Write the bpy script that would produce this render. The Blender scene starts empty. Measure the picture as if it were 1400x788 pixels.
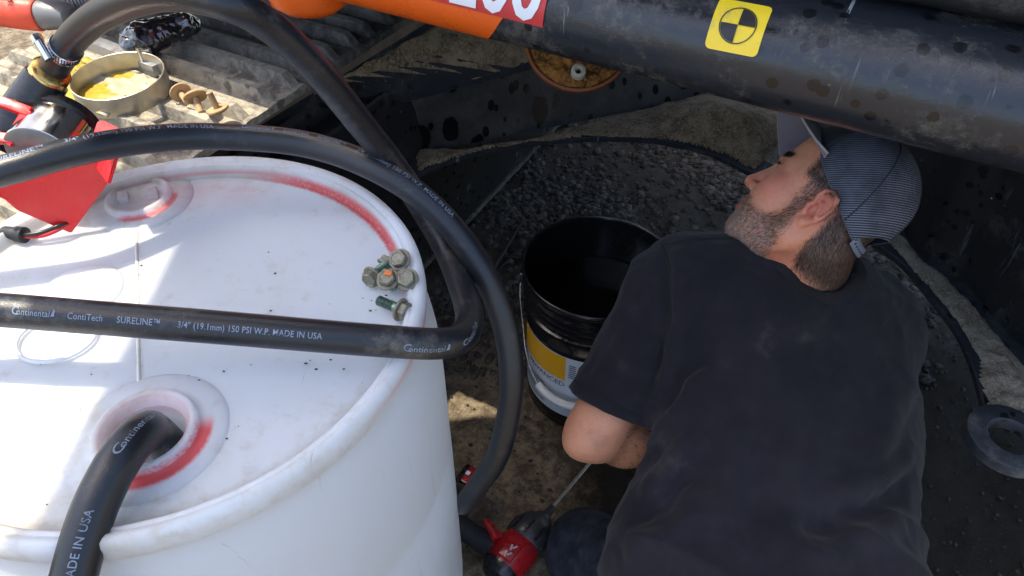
import bpy, bmesh, math, random
import numpy as np
from mathutils import Vector, Matrix, Quaternion, noise as mnoise

random.seed(7)
rng = np.random.default_rng(7)
SC = bpy.context.scene
COL = SC.collection

# ------------------------------------------------------------------ camera, sky, sun, exposure
CAM_Z, PITCH, FPX = 1.455, math.radians(44.0), 1011.0
cam_d = bpy.data.cameras.new('camera')
cam_d.sensor_width = 36.0
cam_d.lens = 36.0 * FPX / 1400.0
cam_d.clip_start = 0.02
cam_d.clip_end = 3000.0
cam = bpy.data.objects.new('camera', cam_d)
COL.objects.link(cam)
cam.location = (0, 0, CAM_Z)
cam.rotation_euler = (math.radians(90) - PITCH, 0, 0)
SC.camera = cam

SUN_DIR = Vector((-0.40, 0.06, 1.0)).normalized()          # towards the sun
SUN_EL = math.asin(SUN_DIR.z)
SUN_AZ = math.atan2(SUN_DIR.x, SUN_DIR.y)
w = bpy.data.worlds.new('World')
SC.world = w
w.use_nodes = True
wn = w.node_tree
sky = wn.nodes.new('ShaderNodeTexSky')
sky.sky_type = 'NISHITA'
sky.sun_disc = False
sky.sun_elevation = SUN_EL
sky.sun_rotation = SUN_AZ
sky.dust_density = 2.5
sky.ozone_density = 0.5
wn.links.new(sky.outputs[0], wn.nodes['Background'].inputs[0])
wn.nodes['Background'].inputs[1].default_value = 0.15
sun_d = bpy.data.lights.new('sun', 'SUN')
sun_d.energy = 2.5
sun_d.angle = math.radians(0.5)
sun_d.color = (1.0, 0.91, 0.76)
sun = bpy.data.objects.new('sun', sun_d)
COL.objects.link(sun)
sun.rotation_euler = SUN_DIR.to_track_quat('Z', 'Y').to_euler()
SC.view_settings.view_transform = 'Standard'
SC.view_settings.look = 'None'
SC.view_settings.exposure = 1.5
SC.view_settings.gamma = 1.0
SC.cycles.use_denoising = True
SC.cycles.max_bounces = 10
SC.cycles.transmission_bounces = 8
SC.cycles.sample_clamp_indirect = 4.0

# ------------------------------------------------------------------ where a sight line meets the place
CAMV = Vector((0, 0, CAM_Z))
def ray(px, py):
    u = (px - 700.0) / FPX
    v = (394.0 - py) / FPX
    c, s = math.cos(PITCH), math.sin(PITCH)
    return Vector((u, c + v * s, -s + v * c))
def PT(px, py, t):                     # point at optical depth t
    return CAMV + ray(px, py) * t
def PZ(px, py, z):                     # point on the level z
    d = ray(px, py)
    return CAMV + d * ((z - CAM_Z) / d.z)

# ------------------------------------------------------------------ object helpers
WORLD = {}
def thing(name, label, cat, loc=(0, 0, 0), rot=None, group=None):
    o = bpy.data.objects.new(name, None)
    COL.objects.link(o)
    o.empty_display_size = 0.05
    m = Matrix.Translation(Vector(loc))
    if rot is not None:
        m = m @ rot.to_4x4()
    o.matrix_world = m
    WORLD[o.name] = m
    tag(o, label, cat, group)
    return o
def tag(o, label, cat, group=None):
    o['label'] = label
    o['category'] = cat
    if group:
        o['group'] = group
    return o
def adopt(o, parent):
    if parent is not None:
        o.parent = parent
        o.matrix_parent_inverse = WORLD.get(parent.name, Matrix.Identity(4)).inverted()
def obj(name, me, mats=None, parent=None, smooth=True, label=None):
    if isinstance(me, bmesh.types.BMesh):
        bm = me
        me = bpy.data.meshes.new(name)
        bm.normal_update()
        bm.to_mesh(me)
        bm.free()
    o = bpy.data.objects.new(name, me)
    COL.objects.link(o)
    if mats is not None:
        for m in (mats if isinstance(mats, (list, tuple)) else [mats]):
            me.materials.append(m)
    if smooth is True:
        me.polygons.foreach_set('use_smooth', [True] * len(me.polygons))
    elif smooth:
        me.polygons.foreach_set('use_smooth', [True] * len(me.polygons))
        try:
            me.set_sharp_from_angle(angle=math.radians(smooth))
        except Exception:
            pass
    adopt(o, parent)
    if label:
        o['label'] = label
    return o
def pydata(name, v, f):
    me = bpy.data.meshes.new(name)
    me.from_pydata([tuple(map(float, p)) for p in v], [], f)
    me.update()
    return me
def npmesh(name, V, Q):
    """V (n,3), Q (m,4) or (m,3) int"""
    me = bpy.data.meshes.new(name)
    V = np.ascontiguousarray(V, dtype=np.float32)
    Q = np.ascontiguousarray(Q, dtype=np.int32)
    k = Q.shape[1]
    me.vertices.add(len(V)); me.vertices.foreach_set('co', V.ravel())
    me.loops.add(Q.size); me.loops.foreach_set('vertex_index', Q.ravel())
    me.polygons.add(len(Q))
    me.polygons.foreach_set('loop_start', np.arange(0, Q.size, k, dtype=np.int32))
    me.polygons.foreach_set('loop_total', np.full(len(Q), k, dtype=np.int32))
    me.update(calc_edges=True)
    me.validate()
    return me
def vcol(me, cols, name='col'):
    a = me.attributes.new(name, 'FLOAT_COLOR', 'POINT')
    c = np.ones((len(me.vertices), 4), dtype=np.float32)
    c[:, :3] = cols
    a.data.foreach_set('color', c.ravel())
def vflt(me, vals, name):
    a = me.attributes.new(name, 'FLOAT', 'POINT')
    a.data.foreach_set('value', np.asarray(vals, dtype=np.float32))

def frame_from(d, up=Vector((0, 0, 1))):
    """matrix whose Z runs along d"""
    z = Vector(d).normalized()
    x = Vector(up).cross(z)
    if x.length < 1e-4:
        x = Vector((1, 0, 0)).cross(z)
    x.normalize()
    y = z.cross(x)
    return Matrix((x, y, z)).transposed()
def box(bm, c, size, R=None, bev=0.0):
    r = bmesh.ops.create_cube(bm, size=1.0)
    vs = r['verts']
    M4 = Matrix.Translation(Vector(c)) @ (R.to_4x4() if R is not None else Matrix.Identity(4)) @ Matrix.Diagonal((*size, 1))
    bmesh.ops.transform(bm, matrix=M4, verts=vs)
    if bev > 0:
        es = list({e for v in vs for e in v.link_edges})
        bmesh.ops.bevel(bm, geom=es, offset=bev, segments=2, affect='EDGES', profile=0.6)
def ringface(bm, rings, closed=True, cap0=False, cap1=False):
    n = len(rings[0])
    for a, b in zip(rings[:-1], rings[1:]):
        for i in range(n if closed else n - 1):
            j = (i + 1) % n
            try:
                bm.faces.new((a[i], a[j], b[j], b[i]))
            except ValueError:
                pass
    if cap0: bm.faces.new(list(reversed(rings[0])))
    if cap1: bm.faces.new(rings[-1])
def lathe(bm, prof, M4=None, seg=48, cap0=False, cap1=False, a0=0.0, a1=2 * math.pi):
    """prof: list of (r, z); spun about local Z"""
    M4 = M4 or Matrix.Identity(4)
    full = abs(a1 - a0 - 2 * math.pi) < 1e-6
    n = seg if full else seg + 1
    rings = []
    for r, z in prof:
        ring = []
        for i in range(n):
            a = a0 + (a1 - a0) * i / seg
            ring.append(bm.verts.new(M4 @ Vector((r * math.cos(a), r * math.sin(a), z))))
        rings.append(ring)
    ringface(bm, rings, full, cap0, cap1)
def at_dir(p, d, up=Vector((0, 0, 1))):
    return Matrix.Translation(Vector(p)) @ frame_from(d, up).to_4x4()
def cone(bm, a, b, ra, rb, seg=20, caps=True):
    a, b = Vector(a), Vector(b)
    lathe(bm, [(ra, 0), (rb, (b - a).length)], at_dir(a, b - a), seg, caps, caps)
def spline(pts, n):
    """centripetal-ish Catmull-Rom through pts, n samples evenly spaced by length"""
    P = np.array([tuple(p) for p in pts], float)
    P = np.vstack([2 * P[0] - P[1], P, 2 * P[-1] - P[-2]])
    out = []
    for i in range(1, len(P) - 2):
        p0, p1, p2, p3 = P[i - 1:i + 3]
        for t in np.linspace(0, 1, 24, endpoint=False):
            out.append(0.5 * ((2 * p1) + (-p0 + p2) * t + (2 * p0 - 5 * p1 + 4 * p2 - p3) * t * t + (-p0 + 3 * p1 - 3 * p2 + p3) * t ** 3))
    out.append(P[-2])
    out = np.array(out)
    s = np.r_[0, np.cumsum(np.linalg.norm(np.diff(out, axis=0), axis=1))]
    q = np.linspace(0, s[-1], n)
    return np.c_[[np.interp(q, s, out[:, k]) for k in range(3)]].T, s[-1]
def frames(path, up0=(0, 0, 1)):
    T = np.gradient(path, axis=0)
    T /= np.linalg.norm(T, axis=1)[:, None]
    N = np.zeros_like(T)
    n = np.array(up0, float)
    n -= T[0] * n.dot(T[0]); n /= np.linalg.norm(n)
    for i in range(len(T)):
        n = n - T[i] * n.dot(T[i]); n /= np.linalg.norm(n)
        N[i] = n
    B = np.cross(T, N)
    return T, N, B
def tube(bm, path, r, seg=16, caps=True):
    path = np.asarray(path, float)
    T, N, B = frames(path, (0.13, 0.21, 0.95))
    r = np.broadcast_to(np.asarray(r, float), (len(path),))
    rings = []
    for i in range(len(path)):
        rings.append([bm.verts.new(path[i] + r[i] * (math.cos(a) * N[i] + math.sin(a) * B[i]))
                      for a in np.linspace(0, 2 * math.pi, seg, endpoint=False)])
    ringface(bm, rings, True, False, False)
    if caps:
        bm.faces.new(list(reversed(rings[0]))); bm.faces.new(rings[-1])
def sub_long(bm, L, it=5):
    for _ in range(it):
        es = [e for e in bm.edges if e.calc_length() > L]
        if not es: break
        bmesh.ops.subdivide_edges(bm, edges=es, cuts=1)
        bmesh.ops.triangulate(bm, faces=[f for f in bm.faces if len(f.verts) > 3])
def text_bm(body, size=1.0, bold=0.0, spacing=1.0, align='LEFT'):
    cu = bpy.data.curves.new('t', 'FONT')
    cu.body = body; cu.size = size; cu.offset = bold; cu.space_character = spacing
    cu.align_x = align
    cu.resolution_u = 3
    o = bpy.data.objects.new('t', cu)
    COL.objects.link(o)
    dg = bpy.context.evaluated_depsgraph_get()
    me = bpy.data.meshes.new_from_object(o.evaluated_get(dg))
    bm = bmesh.new(); bm.from_mesh(me)
    bpy.data.objects.remove(o); bpy.data.meshes.remove(me); bpy.data.curves.remove(cu)
    bmesh.ops.remove_doubles(bm, verts=bm.verts, dist=1e-7)
    return bm

# ------------------------------------------------------------------ signed-distance modelling
class Field:
    def __init__(s, lo, hi, h):
        s.lo = np.array(lo, float); s.h = h
        s.n = np.ceil((np.array(hi, float) - s.lo) / h).astype(int) + 1
        s.f = np.full(s.n, 0.2, dtype=np.float32)
    def _sl(s, lo, hi):
        a = np.clip(np.floor((np.array(lo) - s.lo) / s.h).astype(int), 0, s.n)
        b = np.clip(np.ceil((np.array(hi) - s.lo) / s.h).astype(int) + 1, 0, s.n)
        ax = [s.lo[i] + s.h * np.arange(a[i], b[i]) for i in range(3)]
        return tuple(slice(a[i], b[i]) for i in range(3)), ax[0][:, None, None], ax[1][None, :, None], ax[2][None, None, :]
    def put(s, fn, lo, hi, k, mode):
        m = k + 3 * s.h
        sl, X, Y, Z = s._sl(np.array(lo) - m, np.array(hi) + m)
        if min(x.stop - x.start for x in sl) <= 0: return
        d = fn(X, Y, Z).astype(np.float32)
        g = s.f[sl]
        if mode == 'sub':
            hh = np.maximum(k - np.abs(g + d), 0) / max(k, 1e-6)
            s.f[sl] = np.maximum(g, -d) + hh * hh * k * 0.25
        elif mode == 'add':
            s.f[sl] = g + d
        else:
            hh = np.maximum(k - np.abs(g - d), 0) / max(k, 1e-6)
            s.f[sl] = np.minimum(g, d) - hh * hh * k * 0.25
    def cap(s, a, b, ra, rb=None, k=0.01, mode='u'):
        a = np.array(a, float); b = np.array(b, float); rb = ra if rb is None else rb
        ab = b - a; L2 = max(ab.dot(ab), 1e-12); R = max(ra, rb)
        def fn(X, Y, Z):
            t = np.clip(((X - a[0]) * ab[0] + (Y - a[1]) * ab[1] + (Z - a[2]) * ab[2]) / L2, 0, 1)
            return np.sqrt((X - a[0] - t * ab[0]) ** 2 + (Y - a[1] - t * ab[1]) ** 2 + (Z - a[2] - t * ab[2]) ** 2) - (ra + (rb - ra) * t)
        s.put(fn, np.minimum(a, b) - R, np.maximum(a, b) + R, k, mode)
    def sph(s, c, r, k=0.01, mode='u'):
        s.cap(c, c, r, r, k, mode)
    def ell(s, c, r, k=0.01, mode='u', R=None):
        c = np.array(c, float); r = np.array(r, float)
        R = np.eye(3) if R is None else np.array(R)
        def fn(X, Y, Z):
            x, y, z = X - c[0], Y - c[1], Z - c[2]
            p = [R[0, i] * x + R[1, i] * y + R[2, i] * z for i in range(3)]
            k0 = np.sqrt(sum((p[i] / r[i]) ** 2 for i in range(3)))
            k1 = np.sqrt(sum((p[i] / r[i] ** 2) ** 2 for i in range(3)))
            return k0 * (k0 - 1) / np.maximum(k1, 1e-9)
        m = r.max()
        s.put(fn, c - m, c + m, k, mode)
    def fold(s, pts, amp, wd):
        """a soft ridge (amp > 0) or crease (amp < 0) along a polyline"""
        P = [np.array(p, float) for p in pts]
        lo = np.min(P, axis=0) - 3 * wd; hi = np.max(P, axis=0) + 3 * wd
        def fn(X, Y, Z):
            best = None
            n = len(P) - 1
            for i, (a, b) in enumerate(zip(P[:-1], P[1:])):
                ab = b - a
                t = np.clip(((X - a[0]) * ab[0] + (Y - a[1]) * ab[1] + (Z - a[2]) * ab[2]) / ab.dot(ab), 0, 1)
                d = (X - a[0] - t * ab[0]) ** 2 + (Y - a[1] - t * ab[1]) ** 2 + (Z - a[2] - t * ab[2]) ** 2
                u = (i + t) / n
                fade = np.clip(4 * u * (1 - u) * 1.4, 0, 1)
                v = fade * np.exp(-d / wd ** 2)
                best = v if best is None else np.maximum(best, v)
            return -amp * best
        s.put(fn, lo, hi, 0, 'add')
    def mesh(s, smooth=2):
        f = s.f; h = s.h
        nx, ny, nz = f.shape
        inside = f < 0
        cnt = np.zeros((nx - 1, ny - 1, nz - 1), np.int16)
        for i in (0, 1):
            for j in (0, 1):
                for k in (0, 1):
                    cnt += inside[i:nx - 1 + i, j:ny - 1 + j, k:nz - 1 + k]
        act = (cnt > 0) & (cnt < 8)
        idx = np.full(act.shape, -1, np.int64)
        I, J, K = np.nonzero(act)
        idx[I, J, K] = np.arange(len(I))
        acc = np.zeros((len(I), 3)); num = np.zeros(len(I))
        cs = [(a, b, c) for a in (0, 1) for b in (0, 1) for c in (0, 1)]
        for p in cs:
            for ax in range(3):
                if p[ax]: continue
                q = list(p); q[ax] = 1
                fp = f[I + p[0], J + p[1], K + p[2]]; fq = f[I + q[0], J + q[1], K + q[2]]
                m = (fp < 0) != (fq < 0)
                t = np.where(m, fp / np.where(m, fp - fq, 1), 0)
                pt = np.zeros((len(I), 3))
                for a in range(3): pt[:, a] = p[a]
                pt[:, ax] = t
                acc[m] += pt[m]; num[m] += 1
        V = s.lo + h * (np.c_[I, J, K] + acc / num[:, None])
        Q = []
        S = inside
        for ax in range(3):
            a1, a2 = (ax + 1) % 3, (ax + 2) % 3
            A = S.take(range(0, S.shape[ax] - 1), ax); Bq = S.take(range(1, S.shape[ax]), ax)
            e = np.array(np.nonzero(A != Bq))
            ok = (e[a1] > 0) & (e[a2] > 0) & (e[a1] < S.shape[a1] - 1) & (e[a2] < S.shape[a2] - 1)
            e = e[:, ok]
            sgn = A[tuple(e)]
            c = []
            for d1, d2 in ((-1, -1), (0, -1), (0, 0), (-1, 0)):
                g = e.copy(); g[a1] += d1; g[a2] += d2
                c.append(idx[tuple(g)])
            c = np.array(c).T
            c[~sgn] = c[~sgn][:, ::-1]
            Q.append(c)
        Q = np.vstack(Q)
        Q = Q[(Q >= 0).all(1)]
        for _ in range(smooth):
            for lam in (0.5, -0.52):
                S3 = np.zeros_like(V); C = np.zeros(len(V))
                for a, b in ((0, 1), (1, 2), (2, 3), (3, 0)):
                    np.add.at(S3, Q[:, a], V[Q[:, b]]); np.add.at(C, Q[:, a], 1)
                    np.add.at(S3, Q[:, b], V[Q[:, a]]); np.add.at(C, Q[:, b], 1)
                V = V + lam * (S3 / np.maximum(C, 1)[:, None] - V)
        return V, Q
def vnormals(V, Q):
    n = np.cross(V[Q[:, 2]] - V[Q[:, 0]], V[Q[:, 3 if Q.shape[1] > 3 else 1]] - V[Q[:, 1 if Q.shape[1] > 3 else 0]])
    N = np.zeros_like(V)
    for k in range(Q.shape[1]): np.add.at(N, Q[:, k], n)
    return N / np.maximum(np.linalg.norm(N, axis=1), 1e-12)[:, None]
# ------------------------------------------------------------------ material helpers
class Sx:
    """a node socket with arithmetic"""
    def __init__(s, g, sock): s.g, s.s = g, sock
    def _m(s, op, o=None, rev=False, clamp=False):
        n = s.g.nt.nodes.new('ShaderNodeMath'); n.operation = op; n.use_clamp = clamp
        a, b = (o, s) if rev else (s, o)
        for i, x in enumerate((a, b)):
            if x is None: continue
            if isinstance(x, Sx): s.g.nt.links.new(x.s, n.inputs[i])
            else: n.inputs[i].default_value = x
        return Sx(s.g, n.outputs[0])
    def __add__(s, o): return s._m('ADD', o)
    def __radd__(s, o): return s._m('ADD', o)
    def __sub__(s, o): return s._m('SUBTRACT', o)
    def __rsub__(s, o): return s._m('SUBTRACT', o, True)
    def __mul__(s, o): return s._m('MULTIPLY', o)
    def __rmul__(s, o): return s._m('MULTIPLY', o)
    def __truediv__(s, o): return s._m('DIVIDE', o)
    def sqrt(s): return s._m('SQRT')
    def sin(s): return s._m('SINE')
    def abs(s): return s._m('ABSOLUTE')
    def max(s, o): return s._m('MAXIMUM', o)
    def min(s, o): return s._m('MINIMUM', o)
    def pw(s, o): return s._m('POWER', o)
    def atan2(s, o): return s._m('ARCTAN2', o)
class Mat:
    def __init__(s, name):
        s.m = bpy.data.materials.new(name)
        s.m.use_nodes = True
        s.nt = s.m.node_tree
        s.b = s.nt.nodes['Principled BSDF']
        s.out = s.nt.nodes['Material Output']
        s.geo = s.nt.nodes.new('ShaderNodeNewGeometry')
        s.P = s.geo.outputs['Position']
    def xyz(s, vec=None):
        n = s.nt.nodes.new('ShaderNodeSeparateXYZ'); s.nt.links.new(vec or s.P, n.inputs[0])
        return [Sx(s, n.outputs[i]) for i in range(3)]
    def along(s, axis, off=0.0, vec=None):
        n = s.nt.nodes.new('ShaderNodeVectorMath'); n.operation = 'DOT_PRODUCT'
        s.nt.links.new(vec or s.P, n.inputs[0]); n.inputs[1].default_value = tuple(axis)
        r = Sx(s, n.outputs['Value'])
        return r + off if off else r
    def rnd(s):
        n = s.nt.nodes.new('ShaderNodeObjectInfo'); return Sx(s, n.outputs['Random'])
    def attr(s, name, what='Color'):
        n = s.nt.nodes.new('ShaderNodeAttribute'); n.attribute_name = name; return Sx(s, n.outputs[what])
    def stretch(s, sc, vec=None, rotz=0.0):
        n = s.nt.nodes.new('ShaderNodeMapping'); n.inputs['Scale'].default_value = sc
        n.inputs['Rotation'].default_value = (0, 0, rotz)
        s.nt.links.new(vec or s.P, n.inputs[0]); return n.outputs[0]
    def noise(s, scale, detail=4.0, rough=0.55, vec=None, dist=0.0):
        n = s.nt.nodes.new('ShaderNodeTexNoise')
        n.inputs['Scale'].default_value = scale; n.inputs['Detail'].default_value = detail
        n.inputs['Roughness'].default_value = rough; n.inputs['Distortion'].default_value = dist
        s.nt.links.new(vec or s.P, n.inputs['Vector'])
        return Sx(s, n.outputs[0])
    def vor(s, scale, feature='F1', vec=None, rand=1.0, what='Distance'):
        n = s.nt.nodes.new('ShaderNodeTexVoronoi'); n.feature = feature
        n.inputs['Scale'].default_value = scale; n.inputs['Randomness'].default_value = rand
        s.nt.links.new(vec or s.P, n.inputs['Vector'])
        return Sx(s, n.outputs[what])
    def ss(s, v, a, b, lo=0.0, hi=1.0):
        n = s.nt.nodes.new('ShaderNodeMapRange'); n.interpolation_type = 'SMOOTHSTEP'
        s.nt.links.new(v.s, n.inputs[0])
        for i, x in enumerate((a, b, lo, hi)): n.inputs[i + 1].default_value = x
        return Sx(s, n.outputs[0])
    def mix(s, f, a, b):
        n = s.nt.nodes.new('ShaderNodeMix'); n.data_type = 'RGBA'
        for sock, x in ((n.inputs[0], f), (n.inputs[6], a), (n.inputs[7], b)):
            if isinstance(x, Sx): s.nt.links.new(x.s, sock)
            elif isinstance(x, (int, float)): sock.default_value = x
            else: sock.default_value = (*x, 1.0)
        return Sx(s, n.outputs[2])
    def inp(s, name, x):
        i = s.b.inputs[name]
        if isinstance(x, Sx): s.nt.links.new(x.s, i)
        elif isinstance(x, (tuple, list)): i.default_value = (*x, 1.0)
        else: i.default_value = x
    def set(s, base=None, rough=None, metal=None, spec=None, **kw):
        for n, x in (('Base Color', base), ('Roughness', rough), ('Metallic', metal), ('Specular IOR Level', spec)):
            if x is not None: s.inp(n, x)
        for n, x in kw.items(): s.inp(n.replace('_', ' '), x)
        return s
    def bump(s, h, dist=0.002, strength=1.0):
        n = s.nt.nodes.new('ShaderNodeBump')
        n.inputs['Strength'].default_value = strength; n.inputs['Distance'].default_value = dist
        s.nt.links.new(h.s, n.inputs['Height']); s.nt.links.new(n.outputs[0], s.b.inputs['Normal'])
        return s
def simple(name, c, rough=0.5, metal=0.0, var=0.25, scale=40.0, bump=0.0, dirt=None, dirt_amt=0.5):
    g = Mat(name)
    n = g.noise(scale, 5, 0.6)
    col = g.mix(n, tuple(x * (1 - var) for x in c), tuple(min(1, x * (1 + var)) for x in c))
    if dirt:
        d = g.ss(g.noise(scale * 0.6, 6, 0.7), 0.62 - 0.25 * dirt_amt, 0.75)
        col = g.mix(d * 0.8, col, dirt)
    g.set(col, g.ss(g.noise(scale * 1.7, 4), 0.3, 0.7, max(0.05, rough - 0.1), min(1, rough + 0.12)), metal)
    if bump: g.bump(g.noise(scale * 4, 5, 0.7), bump)
    return g.m

DIRT = (0.27, 0.20, 0.125)
def mat_packed_dirt(name, c=(0.40, 0.30, 0.19), dark=(0.16, 0.115, 0.07)):
    g = Mat(name)
    n1 = g.noise(26, 7, 0.68); n2 = g.noise(170, 5, 0.75); n3 = g.noise(7, 4, 0.6)
    col = g.mix(g.ss(n1, 0.36, 0.62), dark, c)
    col = g.mix(g.ss(n3, 0.4, 0.65) * 0.4, col, tuple(x * 0.6 for x in c))
    col = g.mix(g.ss(n2, 0.45, 0.72), col, tuple(min(1, x * 1.4) for x in c))
    cr = g.vor(48, 'DISTANCE_TO_EDGE')
    crk = g.ss(cr + (n2 - 0.5) * 0.05, 0.035, 0.0) * g.ss(n3, 0.52, 0.66)
    col = g.mix(crk * 0.7, col, tuple(x * 0.4 for x in dark))
    g.set(col, 0.95, 0.0, 0.2)
    g.bump(n1 * 0.6 + n2 * 0.5 - crk * 0.25, 0.010)
    return g.m
M_DIRT = mat_packed_dirt('packed dirt')
M_MUD = mat_packed_dirt('pale dried mud', (0.36, 0.31, 0.235), (0.20, 0.165, 0.12))

def mat_soil():
    g = Mat('oily gravelly soil')
    x, y, z = g.xyz()
    n1 = g.noise(3.2, 6, 0.6); n2 = g.noise(38, 6, 0.7); n3 = g.noise(240, 3, 0.7)
    col = g.mix(g.ss(n2, 0.35, 0.65), (0.12, 0.088, 0.055), (0.30, 0.235, 0.15))
    v = g.vor(120, 'F1', what='Color')
    col = g.mix(g.ss(g.vor(120), 0.35, 0.15) * g.ss(g.noise(50), 0.5, 0.6), col, (0.33, 0.29, 0.23))
    col = g.mix(g.ss(n3, 0.5, 0.75) * 0.55, col, (0.05, 0.038, 0.028))
    dark_back = g.ss(y + (n1 - 0.5) * 0.5, 1.18, 1.42) * g.ss(y, 3.2, 2.6)  # soil turns darker towards the back, under the gravel
    col = g.mix(dark_back * 0.85, col, g.mix(n2, (0.030, 0.027, 0.023), (0.066, 0.059, 0.049)))
    # old oil spilled round the bucket, the wrench and where the man kneels
    dx = x - 0.80; dy = y - 0.88
    r = (dx * dx * 0.60 + dy * dy * 0.80).sqrt()
    oil = g.ss(r + (n1 - 0.5) * 0.34 + (n2 - 0.5) * 0.12, 0.64, 0.44)
    oil2 = g.ss(g.noise(9, 5, 0.65), 0.56, 0.68) * g.ss(r, 1.1, 0.5)
    oil = oil.max(oil2 * 0.8)
    col = g.mix(oil * 0.96, col, (0.016, 0.0125, 0.0095))
    far = g.ss((x * x + y * y).sqrt(), 4.0, 14.0)
    col = g.mix(far, col, (0.26, 0.215, 0.15))
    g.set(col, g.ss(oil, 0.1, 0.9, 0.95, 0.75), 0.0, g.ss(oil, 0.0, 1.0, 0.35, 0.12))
    g.bump(n2 * 0.7 + n3 * 0.3, 0.014)
    return g.m
def mat_gravel():
    g = Mat('grey crushed stone')
    c = g.attr('col')
    n = g.noise(140, 4, 0.7)
    col = g.mix(g.ss(n, 0.3, 0.7) * 0.5, c, (0.10, 0.095, 0.085))
    g.set(col, 0.9, 0, 0.3); g.bump(n, 0.002)
    return g.m

# painted machine steel
A_DIR = Vector((0.883, -0.469, 0)).normalized()
N_DIR = Vector((0.469, 0.883, 0)).normalized()
def mat_machine(name, base, dust=(0.26, 0.235, 0.19), dust_amt=0.5, scratch=0.6, spots=True, rough=0.34):
    g = Mat(name)
    a = g.along(A_DIR); q = g.along(N_DIR); x, y, z = g.xyz()
    comb = g.nt.nodes.new('ShaderNodeCombineXYZ')
    for i, s_ in enumerate((a, q, z)): g.nt.links.new(s_.s, comb.inputs[i])
    cv = comb.outputs[0]
    n1 = g.noise(7, 6, 0.62, cv); n2 = g.noise(60, 6, 0.75, cv); n3 = g.noise(260, 3, 0.8, cv)
    dust_f = g.ss(n1 + (n2 - 0.5) * 0.7, 0.62 - 0.24 * dust_amt, 0.86) * 0.6
    dust_f = dust_f.max(g.ss(n3 + (n1 - 0.5) * 0.6, 0.66, 0.8) * 0.5 * dust_amt)
    col = g.mix(dust_f, base, dust)
    rgh = dust_f * 0.6 + rough
    # long scratches along the machine, short drips across it
    s1 = g.noise(1.0, 3, 0.6, g.stretch((3.0, 150, 190), cv))
    s2 = g.noise(1.0, 3, 0.6, g.stretch((120, 6, 9), cv))
    sc = g.ss(s1, 0.645, 0.68) * g.ss(g.noise(3.1, 2, 0.5, cv), 0.46, 0.56)
    sc2 = g.ss(s2, 0.65, 0.70) * g.ss(g.noise(5.3, 2, 0.5, cv), 0.50, 0.62)
    col = g.mix(sc.max(sc2) * scratch, col, (0.30, 0.34, 0.34))
    ch = g.ss(g.vor(34, 'F1', cv), 0.10, 0.06) * g.ss(g.noise(11, 2, 0.5, cv), 0.58, 0.64)
    col = g.mix(ch * 0.8, col, (0.55, 0.53, 0.46))
    if spots:                                              # oily drops that cut through the dust
        vs = g.stretch((1.0, 0.75, 1.0), cv)
        sp = g.ss(g.vor(38, 'F1', vs) + (n2 - 0.5) * 0.12, 0.30, 0.25) * g.ss(g.noise(6, 2, 0.5, cv), 0.46, 0.54)
        sp = sp.max(g.ss(g.vor(23, 'F1', vs) + (n2 - 0.5) * 0.2, 0.28, 0.2) * g.ss(g.noise(4.1, 2, 0.5, cv), 0.5, 0.58))
        col = g.mix(sp * 0.92, col, (0.006, 0.006, 0.007))
        rgh = rgh - sp * 0.18
    g.set(col, rgh, 0.0, 0.5)
    g.bump(n2 * 0.5 + dust_f * 0.8, 0.0012)
    return g.m
M_CW = mat_machine('dusty charcoal paint', (0.019, 0.0215, 0.027), dust=(0.19, 0.18, 0.15), dust_amt=0.55, scratch=1.0, rough=0.17)
M_PANEL = mat_machine('dusty dark panel paint', (0.018, 0.019, 0.021), dust=(0.12, 0.11, 0.095), dust_amt=0.35, scratch=0.2, spots=False)
M_BLACK = mat_machine('oily black frame paint', (0.013, 0.014, 0.016), dust=(0.10, 0.09, 0.072), dust_amt=0.35, scratch=0.15, rough=0.42)
def mat_web():
    g = Mat('oil spotted black web')
    n2 = g.noise(50, 6, 0.75); n1 = g.noise(8, 5, 0.6)
    col = g.mix(g.ss(n1 + (n2 - .5) * .5, 0.3, 0.7), (0.034, 0.034, 0.036), (0.085, 0.080, 0.074))
    vs = g.stretch((1.0, 1.0, 0.62))
    sp = g.ss(g.vor(13, 'F1', vs) + (n2 - 0.5) * 0.10, 0.36, 0.31).max(g.ss(g.vor(27, 'F1', vs) + (n2 - 0.5) * 0.10, 0.30, 0.25)) * g.ss(g.noise(3.0, 2), 0.22, 0.32)
    col = g.mix(sp * 0.95, col, (0.004, 0.004, 0.005))
    ch = g.ss(g.vor(60, 'F1'), 0.10, 0.06) * g.ss(g.noise(14, 2), 0.58, 0.64)
    col = g.mix(ch * 0.7, col, (0.35, 0.30, 0.22))
    g.set(col, 0.5 - sp * 0.25, 0, 0.45)
    g.bump(n2, 0.0012)
    return g.m
M_WEB = mat_web()
M_FLANGE = mat_machine('worn blue black frame paint', (0.016, 0.020, 0.027), dust=(0.10, 0.09, 0.075), dust_amt=0.6, scratch=0.5, rough=0.62)
M_ORANGE = simple('orange machine paint', (0.82, 0.125, 0.012), 0.32, 0, 0.08, 14, 0, (0.5, 0.22, 0.08), 0.15)
M_RED_DECAL = simple('faded red decal', (0.52, 0.035, 0.035), 0.35, 0, 0.12, 20, 0, (0.35, 0.12, 0.1), 0.25)
M_WHITE_DECAL = simple('white decal print', (0.74, 0.77, 0.80), 0.4, 0, 0.05, 30)
M_YELLOW_DECAL = simple('yellow decal', (0.85, 0.60, 0.02), 0.35, 0, 0.05, 30, 0, (0.55, 0.42, 0.1), 0.12)
M_BLACK_DECAL = simple('black decal print', (0.012, 0.012, 0.012), 0.4)
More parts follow.
